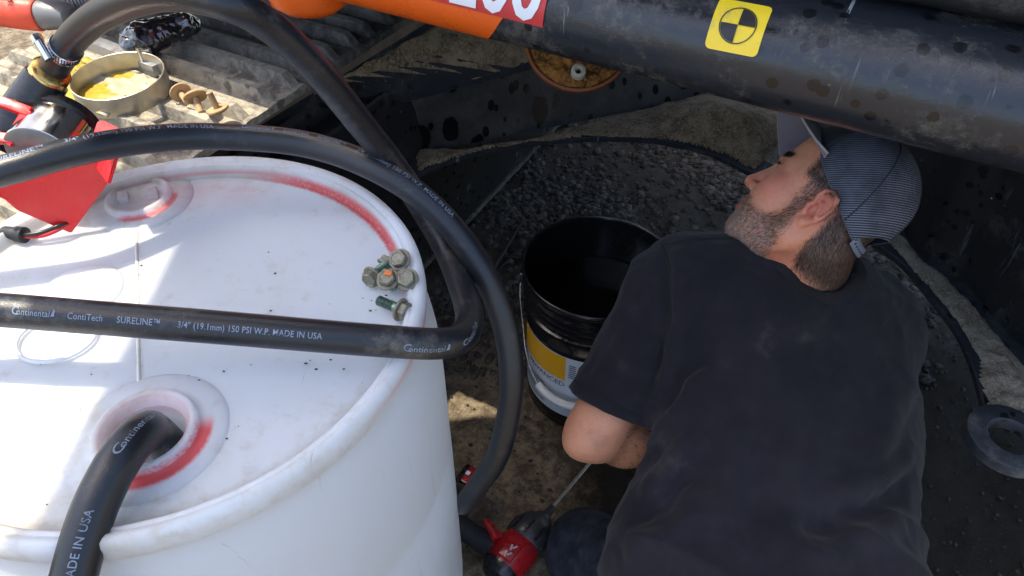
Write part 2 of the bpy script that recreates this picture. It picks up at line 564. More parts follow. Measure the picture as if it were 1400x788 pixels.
def mat_shoe():
    g = Mat('dusty worn track steel')
    n1 = g.noise(9, 6, 0.65); n2 = g.noise(55, 6, 0.72); n3 = g.noise(300, 3, 0.7)
    f = g.ss(n1 + (n2 - 0.5) * 0.8, 0.30, 0.62)
    col = g.mix(f, (0.13, 0.117, 0.095), (0.40, 0.36, 0.275))
    col = g.mix(g.ss(n2, 0.56, 0.74), col, (0.50, 0.45, 0.34))
    q = g.along(N_DIR)                                     # house shade painted in: shoes past its shadow line are darkened
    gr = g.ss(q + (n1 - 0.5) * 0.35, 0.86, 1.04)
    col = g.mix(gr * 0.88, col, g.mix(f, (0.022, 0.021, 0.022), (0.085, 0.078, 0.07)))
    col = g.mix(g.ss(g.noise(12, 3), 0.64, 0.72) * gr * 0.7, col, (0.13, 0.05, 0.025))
    col = g.mix(g.ss(g.vor(19, 'F1') + (n2 - 0.5) * 0.3, 0.26, 0.2) * g.ss(g.noise(5), 0.48, 0.56) * 0.75, col, (0.085, 0.075, 0.06))
    col = g.mix(g.ss(n3, 0.62, 0.8) * 0.5, col, (0.06, 0.05, 0.04))
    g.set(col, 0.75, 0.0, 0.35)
    g.bump(n2 * 0.6 + n3 * 0.25, 0.004)
    return g.m
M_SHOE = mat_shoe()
M_STEEL = simple('dull zinc steel', (0.50, 0.49, 0.45), 0.36, 0.85, 0.2, 90)
M_BRIGHT = simple('bright clamp steel', (0.66, 0.67, 0.68), 0.24, 1.0, 0.1, 60)
M_BRASS = simple('brass', (0.72, 0.47, 0.16), 0.26, 1.0, 0.12, 80)
M_RUSTCAP = simple('rusty tan steel', (0.46, 0.30, 0.15), 0.8, 0.1, 0.35, 80, 0.001, (0.2, 0.1, 0.05), 0.5)
M_BLKPLASTIC = simple('black plastic', (0.013, 0.013, 0.015), 0.28, 0, 0.2, 60)
M_RUBBER = simple('matt black rubber', (0.020, 0.021, 0.023), 0.6, 0, 0.3, 60, 0.0004)
M_REDPLASTIC = simple('glossy red plastic', (0.74, 0.014, 0.016), 0.24, 0, 0.06, 30, 0, (0.5, 0.05, 0.04), 0.1)
M_REDTOOL = simple('red tool plastic', (0.36, 0.010, 0.014), 0.3, 0, 0.2, 60, 0, (0.05, 0.02, 0.02), 0.5)
M_ORANGETOOL = simple('orange red tool plastic', (0.74, 0.085, 0.04), 0.4, 0, 0.12, 30, 0, (0.5, 0.25, 0.15), 0.3)
M_GREYTOOL = simple('grey tool metal', (0.20, 0.20, 0.20), 0.45, 0.3, 0.25, 50, 0, DIRT, 0.4)
M_WIREBLK = simple('black wire', (0.012, 0.012, 0.012), 0.35)
M_WIRERED = simple('red wire', (0.55, 0.012, 0.02), 0.35)

def mat_hose(name, dust=0.4):
    g = Mat(name)
    n1 = g.noise(12, 6, 0.65); n2 = g.noise(110, 5, 0.75); n3 = g.noise(420, 3, 0.7)
    d = g.ss(n1 + (n2 - 0.5) * 0.7, 0.66 - 0.3 * dust, 0.92 - 0.2 * dust)
    col = g.mix(d * (0.25 + 0.45 * dust), (0.0120, 0.0135, 0.0175), (0.17, 0.155, 0.13))
    col = g.mix(g.ss(n3 + (n1 - .5) * .6, 0.66, 0.8) * 0.35, col, (0.24, 0.21, 0.16))
    g.set(col, d * 0.35 + 0.29, 0, 0.5)
    g.bump(n2 * 0.3 + g.noise(900, 2, 0.6) * 0.35, 0.0008)
    return g.m
M_HOSE = mat_hose('clean black hose rubber', 0.3)
M_HOSE2 = mat_hose('dusty black hose rubber', 0.5)
g = Mat('rubbed pale blue hose print')
rb_ = g.ss(g.noise(70, 5, 0.75), 0.50, 0.70)
g.set(g.mix(rb_ * 0.85, (0.20, 0.25, 0.32), (0.03, 0.033, 0.04)), 0.5)
M_PRINT = g.m
M_TOOLDARK = simple('dark grey cast tool metal', (0.045, 0.046, 0.05), 0.42, 0.4, 0.3, 60, 0.0004, (0.10, 0.09, 0.08), 0.3)
# ------------------------------------------------------------------ ground and gravel
def gcoords(lo, hi, step, far):
    c = list(np.arange(lo, hi + 1e-6, step))
    d, k = step, hi
    right = []
    while k < far:
        d *= 1.35; k += d; right.append(k)
    d, k = step, lo
    left = []
    while k > -far:
        d *= 1.35; k -= d; left.append(k)
    return np.array(left[::-1] + c + right)
def ground_h(x, y):
    h = 0.016 * mnoise.noise((x * 4.1, y * 4.1, 0.3)) + 0.008 * mnoise.noise((x * 13, y * 13, 1.7)) + 0.004 * mnoise.noise((x * 37, y * 37, 4.1))
    r = math.hypot(x - 0.3, y - 1.2)
    return h * (1.0 if r < 3 else 3 / r) - 0.012
gx = gcoords(-0.5, 1.5, 0.018, 900); gy = gcoords(0.2, 2.6, 0.018, 900)
gv = [(x, y, ground_h(x, y)) for y in gy for x in gx]
nxg = len(gx)
gf = [(j * nxg + i, j * nxg + i + 1, (j + 1) * nxg + i + 1, (j + 1) * nxg + i) for j in range(len(gy) - 1) for i in range(nxg - 1)]
g_o = obj('ground', pydata('ground', gv, gf), mat_soil())
g_o['kind'] = 'structure'

def stones(name, n, region, smin, smax, power, label_kind='stuff', dens=None):
    bm0 = bmesh.new(); bmesh.ops.create_icosphere(bm0, subdivisions=1, radius=1.0)
    base = np.array([v.co[:] for v in bm0.verts]); faces = np.array([[v.index for v in f.verts] for f in bm0.faces]); bm0.free()
    V, F, Cc = [], [], []
    k = 0; tries = 0
    while k < n and tries < n * 20:
        tries += 1
        x, y = region()
        if dens is not None and random.random() > dens(x, y): continue
        s = smin + (smax - smin) * random.random() ** power
        p = base * (1 + rng.uniform(-0.15, 0.15, (len(base), 1)))
        p *= np.array([1, random.uniform(.65, 1), random.uniform(.6, .9)]) * s
        ax = Quaternion((random.gauss(0, 1), random.gauss(0, 1), random.gauss(0, 1), random.gauss(0, 1))).normalized().to_matrix()
        p = p @ np.array(ax).T
        p[:, 2] *= 0.65
        p += np.array([x, y, ground_h(x, y) + s * random.uniform(-0.50, -0.05) + 0.004])
        F.append(faces + len(base) * k); V.append(p)
        ro = math.sqrt((x - 0.80) ** 2 * 0.6 + (y - 0.88) ** 2 * 0.8)
        b = random.choice((0.35, 0.5, 0.65, 0.8, 1.0, 1.0, 1.5)) * random.uniform(0.055, 0.095); t = random.uniform(-0.004, 0.012)
        b *= 0.22 + 0.78 * min(1, max(0, (ro - 0.46) / 0.16))                  # oiled near the spill
        Cc.append(np.tile([b * 1.06 + t, b * 0.94, b * 0.80 - t * 0.5], (len(base), 1)))
        k += 1
    me = npmesh(name, np.vstack(V), np.vstack(F)); vcol(me, np.vstack(Cc))
    return me
M_GRAVEL = mat_gravel()
def reg_back():
    return random.uniform(-0.22, 1.25), random.uniform(1.12, 2.45)
def dens_back(x, y):
    e = 0.5 + 0.9 * mnoise.noise((x * 3, y * 3, 9.0))
    bare = 1.0 if mnoise.noise((x * 2.6, y * 2.6, 4.0)) + 0.4 * mnoise.noise((x * 9, y * 9, 6.0)) > 0.02 else 0.15
    return bare * max(0.0, min(1.0, (y - 1.18) * 2.6 + 0.25 * e))
go = obj('gravel', stones('gravel', 13000, reg_back, 0.003, 0.021, 3.0, dens=dens_back), M_GRAVEL, smooth=False)
go['kind'] = 'stuff'
def reg_left():
    return random.uniform(-0.22, 0.18), random.uniform(1.2, 1.95)
go3 = obj('coarse_gravel', stones('coarse_gravel', 260, reg_left, 0.010, 0.019, 1.5), M_GRAVEL, smooth=False)
go3['kind'] = 'stuff'
def reg_near():
    return random.uniform(-0.3, 1.3), random.uniform(0.35, 1.5)
go2 = obj('loose_stones', stones('loose_stones', 2600, reg_near, 0.0015, 0.007, 3.2), M_GRAVEL, smooth=False)
go2['kind'] = 'stuff'

# ------------------------------------------------------------------ excavator
LA, LB = PZ(460, 0, 1.0), PZ(1400, 238, 1.0)               # lower edge of the counterweight
A_DIR = (LB - LA).normalized()
N_DIR = Vector((-A_DIR.y, A_DIR.x, 0)).normalized()
RT = 0.061
m_up = (LB - CAMV).cross(LA - CAMV).normalized()
if m_up.z < 0: m_up = -m_up
AX0 = LA + m_up * RT                                       # a point on the axis of the rounded edge
N0 = AX0.dot(N_DIR); Z0 = AX0.z; A0 = AX0.dot(A_DIR)
def AN(a, n, z):
    p = A_DIR * a + N_DIR * n
    return Vector((p.x, p.y, z))
ex = thing('excavator', 'dusty charcoal and orange excavator with its tracks and counterweight above the kneeling man', 'excavator', AN(0.6, 2.2, 0))

def extrude_profile(bm, prof, a0, a1, na=2, close=True):
    rings = []
    for a in np.linspace(a0, a1, na):
        rings.append([bm.verts.new(AN(a, n, z)) for n, z in prof])
    ringface(bm, rings, close, True, True)
# rounded counterweight edge
prof = []
for t in np.linspace(-90, 80, 30):
    t = math.radians(t)
    prof.append((N0 - RT * math.cos(t), Z0 + RT * math.sin(t)))
prof += [(N0 + 0.20, Z0 + RT - 0.002), (N0 + 0.20, Z0 - RT)]
bm = bmesh.new()
extrude_profile(bm, prof, A0 - 1.3, A0 + 2.6, 40)
obj('counterweight', bm, M_CW, ex, smooth=50)
# body panel over it, set a little behind the joint
bm = bmesh.new()
extrude_profile(bm, [(N0 + 0.075, Z0 + RT + 0.004), (N0 + 0.045, Z0 + RT + 0.006), (N0 + 0.030, Z0 + RT + 0.016), (N0 + 0.022, Z0 + RT + 0.03), (N0 + 0.022, 2.05),
                     (N0 + 0.06, 2.12), (N0 + 1.3, 2.12), (N0 + 1.3, Z0 + RT + 0.004)], A0 - 1.3, A0 + 2.6, 30)
obj('body_panel', bm, M_PANEL, ex, smooth=30)
bm = bmesh.new()
box(bm, AN(A0 + 0.65, N0 + 0.75, Z0 + 0.01), (3.86, 1.08, 0.10), Matrix((A_DIR, N_DIR, Vector((0, 0, 1)))).transposed())
obj('underside', bm, M_BLACK, ex, smooth=False)
# unseen panel and struts, added and shaped to shade man and drum
bm = bmesh.new()
Z_H = 2.60
SH = Vector((SUN_DIR.x / SUN_DIR.z, SUN_DIR.y / SUN_DIR.z, 0))
def towards_sun(p, z):
    return Vector((p.x, p.y, z)) + SH * (z - p.z)
hp = [towards_sun(Vector((*q, 0)), Z_H) for q in ((-0.07, 0.12), (1.15, 0.05), (1.15, 0.9), (0.08, 1.10), (-0.34, 1.045), (-0.34, 0.80), (-0.07, 0.70))]
top = [bm.verts.new(p + Vector((0, 0, 0.03))) for p in hp]; bot = [bm.verts.new(p) for p in hp]
bm.faces.new(top); bm.faces.new(list(reversed(bot)))
for i in range(len(hp)):
    bm.faces.new((top[i], bot[i], bot[(i + 1) % len(hp)], top[(i + 1) % len(hp)]))
bmesh.ops.recalc_face_normals(bm, faces=bm.faces)
obj('added_shade_panel', bm, M_PANEL, ex, smooth=False)
for q in (hp[2], hp[3]):
    bm = bmesh.new()
    a_ = q.dot(A_DIR)
    cone(bm, q, AN(a_ + 0.1, N0 + 0.1, 2.08), 0.014, 0.014, 10)
    obj('shade_panel_strut', bm, M_STEEL, ex, smooth=40)

# decals wrapped on the rounded edge
def on_tube(px, py):
    """sight line meets the rounded edge: (a, arc length from the lowest front point)"""
    d = ray(px, py); o = CAMV
    dn, dz = d.dot(N_DIR), d.z
    on, oz = o.dot(N_DIR) - N0, o.z - Z0
    A = dn * dn + dz * dz; B = on * dn + oz * dz; C = on * on + oz * oz - RT * RT
    disc = B * B - A * C
    t = (-B - math.sqrt(max(disc, 0))) / A
    p = o + d * t
    ang = math.atan2(p.z - Z0, -(p.dot(N_DIR) - N0))
    return p.dot(A_DIR), ang * RT
def tube_pt(a, s, off):
    t = s / RT; r = RT + off
    return AN(a, N0 - r * math.cos(t), Z0 + r * math.sin(t))
def wrap(bm, fn, L=0.008):
    bmesh.ops.triangulate(bm, faces=bm.faces)
    sub_long(bm, L)
    for v in bm.verts: v.co = fn(v.co.x, v.co.y)
    bmesh.ops.recalc_face_normals(bm, faces=bm.faces)
    c = sum((v.co for v in bm.verts), Vector()) / max(1, len(bm.verts))
def patch(poly, off, L=0.012):
    bm = bmesh.new()
    vs = [bm.verts.new((p[0], p[1], 0)) for p in poly]
    bm.faces.new(vs)
    wrap(bm, lambda x, y: tube_pt(x, y, off), L)
    return bm
lo_s = RT * math.radians(-88)
oa, os_ = on_tube(669, 51); ob, obs = on_tube(689, 23)
sl = (ob - oa) / max(1e-4, obs - os_)
hi_s = RT * math.radians(95)
bm = bmesh.new()
rings = []
for s_ in np.linspace(lo_s, hi_s, 40):
    rings.append([bm.verts.new(tube_pt(a_, s_, 0.0012)) for a_ in np.linspace(A0 - 1.31, oa + sl * (s_ - os_), 12)])
ringface(bm, rings, False)
bmesh.ops.recalc_face_normals(bm, faces=bm.faces)
obj('orange_band', bm, M_ORANGE, ex)
ra, rs = on_tube(743, 37)
r2a, r2s = on_tube(590, 0)
sk = 0.03
bm = patch([(r2a - 0.12, rs + 0.002), (ra, rs), (ra + sk * 0.12, rs + 0.10), (r2a - 0.12 + sk * 0.12, rs + 0.10)], 0.0022, 0.01)
st = obj('number_sticker', bm, M_RED_DECAL, ex)
d0a, d0s = on_tube(716, 27)
bm = text_bm('200', 0.098, 0.0022, 1.06, 'RIGHT')
xs = [v.co.x for v in bm.verts]; x1 = max(xs)
ys = min(v.co.y for v in bm.verts)
wrap(bm, lambda x, y: tube_pt(ra - 0.006 + (x - x1) * 0.86 + 0.03 * y, d0s + (y - ys), 0.0034), 0.012)
obj('digits', bm, M_WHITE_DECAL, st)
# yellow centre of gravity mark
ya, ys_ = on_tube(1009, 35)
xa, xs_ = on_tube(1042, 17); x0a, x0s = on_tube(979, 55)
lw = 0.0295
ca, sa = math.cos(0.03), math.sin(0.03)
def ym(x, y, off): return tube_pt(ya + ca * x - sa * y, ys_ + sa * x + ca * y, off)
poly = []
for cx, cy, t0 in ((1, 1, 0), (-1, 1, 90), (-1, -1, 180), (1, -1, 270)):
    for k in range(6):
        t = math.radians(t0 + 18 * k)
        poly.append((cx * (lw - 0.006) + 0.006 * math.cos(t), cy * (lw - 0.006) + 0.006 * math.sin(t)))
bm = bmesh.new(); bm.faces.new([bm.verts.new((*p, 0)) for p in poly])
wrap(bm, lambda x, y: ym(x, y, 0.0012), 0.009)
yo = obj('balance_sticker', bm, M_YELLOW_DECAL, ex)
bm = bmesh.new()
R1 = 0.0192
for q in (0, 2):
    pts = [(0, 0)] + [((R1 - .0004) * math.cos(math.radians(q * 90 + 7.5 * k)), (R1 - .0004) * math.sin(math.radians(q * 90 + 7.5 * k))) for k in range(13)]
    bm.faces.new([bm.verts.new((*p, 0)) for p in pts])
for k in range(48):
    t0, t1 = 2 * math.pi * k / 48, 2 * math.pi * (k + 1) / 48
    bm.faces.new([bm.verts.new((r * math.cos(t), r * math.sin(t), 0)) for r, t in ((R1, t0), (R1 + .0012, t0), (R1 + .0012, t1), (R1, t1))])
wrap(bm, lambda x, y: ym(x, y, 0.0022), 0.007)
obj('balance_symbol', bm, M_BLACK_DECAL, yo)

# orange guard hanging beside the track
bm = bmesh.new()
gp = PZ(418, -22, 1.0)
lathe(bm, [(0.001, -0.05), (0.03, -0.045), (0.046, -0.03), (0.052, 0.0), (0.052, 0.16), (0.03, 0.17)], Matrix.Translation(gp) @ Matrix.Diagonal((1.3, 0.8, 1, 1)), 32)
obj('orange_guard', bm, M_ORANGE, ex)

# near track: shoes with three grousers each
ZT = 0.75
E0 = PZ(330, 166, ZT); E1 = PZ(560, 30, ZT)
A_TR = 0.5 * (E0.dot(A_DIR) + E1.dot(A_DIR))                # inner edge of the shoes
tr = None
PITCHS = 0.19
def shoe_mesh():
    bm = bmesh.new()
    W = 0.60
    p = [(-0.098, -0.012), (-0.098, 0.0), (-0.088, 0.001)]
    for c in (-0.066, 0.002, 0.068):
        p += [(c - 0.013, 0.002), (c - 0.008, 0.026), (c + 0.008, 0.026), (c + 0.013, 0.002)]
    p += [(0.086, 0.0), (0.091, -0.006), (0.091, -0.014)]
    xs = [0, 0.010, 0.035] + list(np.linspace(0.06, W - 0.06, 9)) + [W - 0.035, W - 0.010, W]
    rings = []
    for i, x in enumerate(xs):
        ring = []
        for n, z in p:
            zz = z
            if z > 0.01 and (x < 0.012 or x > W - 0.012): zz = 0.004
            if z > 0.01 and 0.012 < x < 0.04: zz = z - 0.001
            if z > 0.01: zz -= 0.003 * abs(mnoise.noise((x * 9, n * 30, 2)))
            ring.append(bm.verts.new((-x, n, zz)))
        rings.append(ring)
    ringface(bm, rings, True, True, True)
    bmesh.ops.recalc_face_normals(bm, faces=bm.faces)
    me = bpy.data.meshes.new('track_shoe'); bm.to_mesh(me); bm.free()
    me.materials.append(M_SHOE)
    return me
bm = bmesh.new()
R3 = Matrix((A_DIR, N_DIR, Vector((0, 0, 1)))).transposed()
box(bm, AN(A_TR - 0.30, 1.5, 0.37), (0.50, 4.0, 0.60), R3, 0.02)
box(bm, AN(A_TR - 0.030, 1.5, 0.32), (0.05, 4.0, 0.60), R3, 0.01)
tr = obj('track', bm, M_BLACK, ex, smooth=False)
sm = shoe_mesh()
q0 = E0.dot(N_DIR)
# one grouser shoe ends right at the sunlit corner in front
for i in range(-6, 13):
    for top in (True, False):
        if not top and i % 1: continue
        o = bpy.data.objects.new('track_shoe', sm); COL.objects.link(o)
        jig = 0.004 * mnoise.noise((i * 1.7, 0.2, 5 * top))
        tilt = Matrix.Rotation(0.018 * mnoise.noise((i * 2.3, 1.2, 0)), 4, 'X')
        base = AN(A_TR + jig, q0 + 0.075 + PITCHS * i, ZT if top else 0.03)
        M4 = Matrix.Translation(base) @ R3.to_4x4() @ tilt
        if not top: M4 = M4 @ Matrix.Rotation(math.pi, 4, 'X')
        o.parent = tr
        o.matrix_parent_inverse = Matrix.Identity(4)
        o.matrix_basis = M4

# diagonal leg of the undercarriage with a dirty top plate
ZL, ZB, ZF = 0.57, 0.40, 0.39
W0, W1 = PZ(428, 163, ZL), PZ(700, 92, ZL)
V0, V1 = PZ(560, 207, ZB), PZ(962, 128, ZB)
wd = (W1 - W0).normalized()
wn_ = Vector((-wd.y, wd.x, 0))
vd = (V1 - V0).normalized()
V0 = V0 - vd * 0.40; V1 = V1 + vd * 0.9
W2 = W0 + wd * 1.75
def slab(bm, poly, z0, z1):
    t = [bm.verts.new((p.x, p.y, z1)) for p in poly]; b = [bm.verts.new((p.x, p.y, z0)) for p in poly]
    bm.faces.new(t); bm.faces.new(list(reversed(b)))
    for i in range(len(poly)):
        j = (i + 1) % len(poly)
        bm.faces.new((b[i], b[j], t[j], t[i]))
    bmesh.ops.recalc_face_normals(bm, faces=bm.faces)
bm = bmesh.new()
rings = []
for t in np.linspace(0, 1, 60):
    lo_ = V0.lerp(V1, t); hi_ = (W0 - wd * 0.02).lerp(W2, t)
    rings.append([bm.verts.new(p) for p in (Vector((lo_.x, lo_.y, ZB - 0.012)), Vector((hi_.x, hi_.y, ZL - 0.013)), Vector((hi_.x, hi_.y, ZL - 0.013)) + wn_ * 0.03, Vector((lo_.x, lo_.y, ZB - 0.012)) + wn_ * 0.03)])
ringface(bm, rings, True, True, True)
bmesh.ops.recalc_face_normals(bm, faces=bm.faces)
obj('leg_web', bm, M_WEB, ex, smooth=40)
ZK = 0.71
T0, T1 = PZ(335, 170, ZK), PZ(566, 31, ZK)
T2 = T0 + (T1 - T0) * 2.1
T00 = T0 - (T1 - T0) * 0.12
Wa, Wb = W0 - wn_ * 0.012 - wd * 0.035, W0 + wd * 1.3 - wn_ * 0.012
def leg_top(s_, t_, off=0.0):
    p = T00.lerp(T2, s_).lerp(Wa.lerp(Wb, s_), t_)
    return p + Vector((0, 0, off))
bm = bmesh.new()
rings = []
for s_ in np.linspace(0, 1, 30):
    rings.append([bm.verts.new(leg_top(s_, t_, o_)) for t_, o_ in ((0.0, -0.012), (0.0, 0.0), (0.96, -0.001), (1.0, -0.004), (1.0, -0.012))])
ringface(bm, rings, True, True, True)
bmesh.ops.recalc_face_normals(bm, faces=bm.faces)
obj('leg_plate', bm, M_FLANGE, ex, smooth=30)
bm = bmesh.new()
rl = (T2 - T00).length
box(bm, (T00 + T2) / 2 + Vector((0.012, -0.006, 0.014)), (0.034, 0.026, rl), frame_from(T2 - T00), 0.004)
obj('guide_rail', bm, simple('dusty brown rail steel', (0.14, 0.115, 0.085), 0.8, 0, 0.35, 40, 0.0006, (0.24, 0.19, 0.13), 0.6), ex, smooth=30)
bm = bmesh.new()
g_ = {}
for i in range(150):
    for j in range(60):
        s_, t_ = i / 149, 0.10 + 0.87 * j / 59
        p = leg_top(s_ * 0.92 + 0.03, t_)
        e_ = min(1, j / 5, (59 - j) / 7, i / 6)
        h_ = 0.5 + 0.5 * mnoise.noise((p.x * 10, p.y * 10, 2)) + 0.5 * mnoise.noise((p.x * 30, p.y * 30, 5)) + 0.35 * mnoise.noise((p.x * 80, p.y * 80, 7))
        rg = 0.14 * mnoise.noise((p.x * 22, p.y * 22, 9))
        g_[i, j] = bm.verts.new(p + Vector((0, 0, -0.003 + max(0, e_ + rg * (e_ < 1)) * (0.005 + 0.015 * max(0, h_)))))
for i in range(149):
    for j in range(59):
        bm.faces.new((g_[i, j], g_[i + 1, j], g_[i + 1, j + 1], g_[i, j + 1]))
bmesh.ops.recalc_face_normals(bm, faces=bm.faces)
obj('packed_dirt', bm, M_DIRT, ex)

def dirt_sheet(poly, z, amp, step, seed, edge=0.03, rag=0.0, base=0.003, tilt=None, mound=None):
    """a clod-topped layer filling a plan polygon"""
    P = [Vector((p.x, p.y)) for p in poly]
    xs = [p.x for p in P]; ys = [p.y for p in P]
    nx = int((max(xs) - min(xs)) / step) + 3; ny = int((max(ys) - min(ys)) / step) + 3
    X = np.linspace(min(xs) - step, max(xs) + step, nx); Y = np.linspace(min(ys) - step, max(ys) + step, ny)
    def sdist(x, y):
        ins = False; best = 9
        for i in range(len(P)):
            a, b = P[i], P[(i + 1) % len(P)]
            if (a.y > y) != (b.y > y) and x < (b.x - a.x) * (y - a.y) / (b.y - a.y) + a.x: ins = not ins
            ab = b - a; t = max(0, min(1, ((x - a.x) * ab.x + (y - a.y) * ab.y) / max(ab.length_squared, 1e-9)))
            best = min(best, math.hypot(x - a.x - t * ab.x, y - a.y - t * ab.y))
        return best if ins else -best
    bm = bmesh.new(); g = {}
    for i, x in enumerate(X):
        for j, y in enumerate(Y):
            d = sdist(x, y) + rag * mnoise.noise((x * 14, y * 14, seed)) + rag * 0.5 * mnoise.noise((x * 45, y * 45, seed))
            if d < -step * 0.8: continue
            f = max(0.0, min(1.0, d / edge)) ** 0.6
            h = amp * (0.45 + 0.55 * mnoise.noise((x * 11, y * 11, seed)) + 0.4 * mnoise.noise((x * 31, y * 31, seed + 3)) + 0.25 * mnoise.noise((x * 90, y * 90, seed + 5)))
            zz = z - 0.004 + f * max(base, h + base)
            if mound:
                for mx, my, mr, mh in mound:
                    zz += min(1, max(0, d) / 0.085) ** 0.8 * mh * math.exp(-((x - mx) ** 2 + (y - my) ** 2) / mr ** 2)
            if tilt: zz += f * tilt(x, y)
            g[i, j] = bm.verts.new((x, y, zz))
    for (i, j), v in list(g.items()):
        if (i + 1, j) in g and (i, j + 1) in g and (i + 1, j + 1) in g:
            bm.faces.new((v, g[i + 1, j], g[i + 1, j + 1], g[i, j + 1]))
    bmesh.ops.delete(bm, geom=[v for v in bm.verts if not v.link_faces], context='VERTS')
    return bm
# lower flange: a plate with a round cut-out, dirt lying on it
arc = [(540, 262), (575, 236), (612, 220), (652, 208), (700, 198), (742, 193), (810, 188), (880, 190), (930, 197), (970, 208), (1010, 227),
       (1060, 252), (1120, 285), (1180, 322), (1232, 358), (1275, 408), (1310, 455), (1330, 500), (1340, 535), (1346, 560), (1350, 580)]
AP = spline([PZ(*p, ZF) for p in arc], 80)[0]
inn = [(500, 222), (560, 209), (640, 203), (740, 186), (850, 158), (962, 130), (1040, 110), (1150, 170), (1243, 330), (1300, 372), (1362, 440), (1420, 500), (1450, 530), (1462, 550), (1466, 570)]
IP = spline([PZ(*p, ZF) for p in inn], 80)[0]
bm = bmesh.new()
rings = []
for a, b in zip(AP, IP):
    a = np.array([a[0], a[1]]); b = np.array([b[0], b[1]]); b = b + (b - a) * 0.06
    rings.append([bm.verts.new((*a, ZF - 0.014)), bm.verts.new((*a, ZF - 0.003)), bm.verts.new((*(a + (b - a) * 0.02), ZF)), bm.verts.new((*b, ZF)), bm.verts.new((*b, ZF - 0.022))])
ringface(bm, rings, True, True, True)
bmesh.ops.recalc_face_normals(bm, faces=bm.faces)
obj('lower_flange', bm, M_FLANGE, ex, smooth=30)
V2 = lambda p: Vector((p[0], p[1], 0))
fl = [V2(AP[i]) * 0.97 + V2(IP[i]) * 0.03 for i in range(4, 44)] + [V2(IP[i]) for i in range(44, 3, -1)]
mx = PZ(985, 165, ZF + 0.05)
obj('packed_dirt', dirt_sheet(fl, ZF + 0.004, 0.012, 0.0045, 11.0, 0.010, 0.009, mound=[(mx.x, mx.y, 0.13, 0.075)]), M_DIRT, ex)
fr = [V2(AP[i]) * 0.84 + V2(IP[i]) * 0.16 for i in range(42, 79)] + [V2(IP[i]) * 0.80 + V2(AP[i]) * 0.20 for i in range(78, 41, -1)]
obj('packed_dirt', dirt_sheet(fr, ZF + 0.003, 0.006, 0.005, 21.0, 0.010, 0.007), M_MUD, ex)
fm = [PZ(*p, ZF) for p in ((1346, 478), (1378, 486), (1404, 520), (1440, 565), (1420, 580), (1392, 562), (1352, 556), (1340, 520))]
obj('mud_cake', dirt_sheet(fm, ZF + 0.004, 0.018, 0.005, 31.0, 0.02, 0.012), M_MUD, ex)
# right hand web rising to the house
bm = bmesh.new()
rings = []
for i in range(44, 80):
    b = np.array(IP[i]); a = np.array(AP[i]); o_ = b + (b - a) * 0.02; o2 = b + (b - a) / np.linalg.norm(b - a) * 0.03
    rings.append([bm.verts.new((o_[0], o_[1], ZF)), bm.verts.new((o_[0], o_[1], 0.97)), bm.verts.new((o2[0], o2[1], 0.97)), bm.verts.new((o2[0], o2[1], ZF))])
ringface(bm, rings, True, True, True)
bmesh.ops.recalc_face_normals(bm, faces=bm.faces)
obj('leg_web', bm, M_BLACK, ex, smooth=40)
# centre of the undercarriage under the slewing ring
bm = bmesh.new()
cc = PZ(1180, -60, 0.6)
lathe(bm, [(0.62, 0.0), (0.62, 0.30), (0.56, 0.32), (0.56, 0.38)], Matrix.Translation((cc.x + 0.25, cc.y + 0.75, ZL)), 64, True, True)
obj('slewing_ring', bm, M_BLACK, ex, smooth=40)
# dirt covered dished cover with a pale bush
DC = PT(790, 58, 1.50)
dn = (Vector((0.0, -0.62, 0.78))).normalized()
rD = 0.108
MD = at_dir(DC, dn)
bm = bmesh.new()
lathe(bm, [(0.0001, -0.05), (rD * .6, -0.045), (rD * .93, -0.02), (rD, 0.0), (rD * 1.0, 0.009), (rD * .955, 0.011), (rD * .945, 0.002), (0.0001, 0.0)], MD, 64)
cov = obj('access_cover', bm, simple('rusty brown paint', (0.30, 0.085, 0.022), 0.55, 0.1, 0.3, 50, 0.0005, (0.12, 0.05, 0.02), 0.5), ex, smooth=40)
bm = bmesh.new()
n = 46
for i in range(n):
    for j in range(n):
        pass
gridv = {}
for i in range(n + 1):
    for j in range(n + 1):
        x = (i / n * 2 - 1) * rD * .945; y = (j / n * 2 - 1) * rD * .945
        r = math.hypot(x, y)
        if r > rD * .945: continue
        h = 0.004 + 0.016 * (0.4 + 0.5 * mnoise.noise((x * 40, y * 40, 3)) + 0.5 * mnoise.noise((x * 110, y * 110, 5)) + 0.3 * mnoise.noise((x * 260, y * 260, 8)))
        h *= min(1, (rD * .96 - r) / 0.012)
        gridv[i, j] = bm.verts.new(MD @ Vector((x, y, 0.001 + max(0, h))))
for (i, j), v in list(gridv.items()):
    if (i + 1, j) in gridv and (i, j + 1) in gridv and (i + 1, j + 1) in gridv:
        bm.faces.new((v, gridv[i + 1, j], gridv[i + 1, j + 1], gridv[i, j + 1]))
bmesh.ops.recalc_face_normals(bm, faces=bm.faces)
obj('rusty_dirt', bm, mat_packed_dirt('rusty dirt', (0.46, 0.20, 0.05), (0.10, 0.05, 0.02)), cov)
BP = PT(789, 106, 1.50)
inv = MD.inverted() @ BP
sxy = Vector((inv.x, inv.y, 0))
bm = bmesh.new()
lathe(bm, [(0.0062, 0.006), (0.0062, 0.024), (0.0085, 0.026), (0.0145, 0.024), (0.0150, 0.008)], MD @ Matrix.Translation(sxy), 28)
bs = obj('bush', bm, simple('pale bush', (0.50, 0.47, 0.36), 0.6, 0, 0.2, 120), cov, smooth=40)
bm = bmesh.new()
lathe(bm, [(0.0001, 0.012), (0.0064, 0.012)], MD @ Matrix.Translation(sxy), 20)
obj('bush_bore', bm, M_BLACK_DECAL, bs)
bm = bmesh.new()
hk = DC + MD.to_3x3() @ Vector((0, 0.02, -0.04))
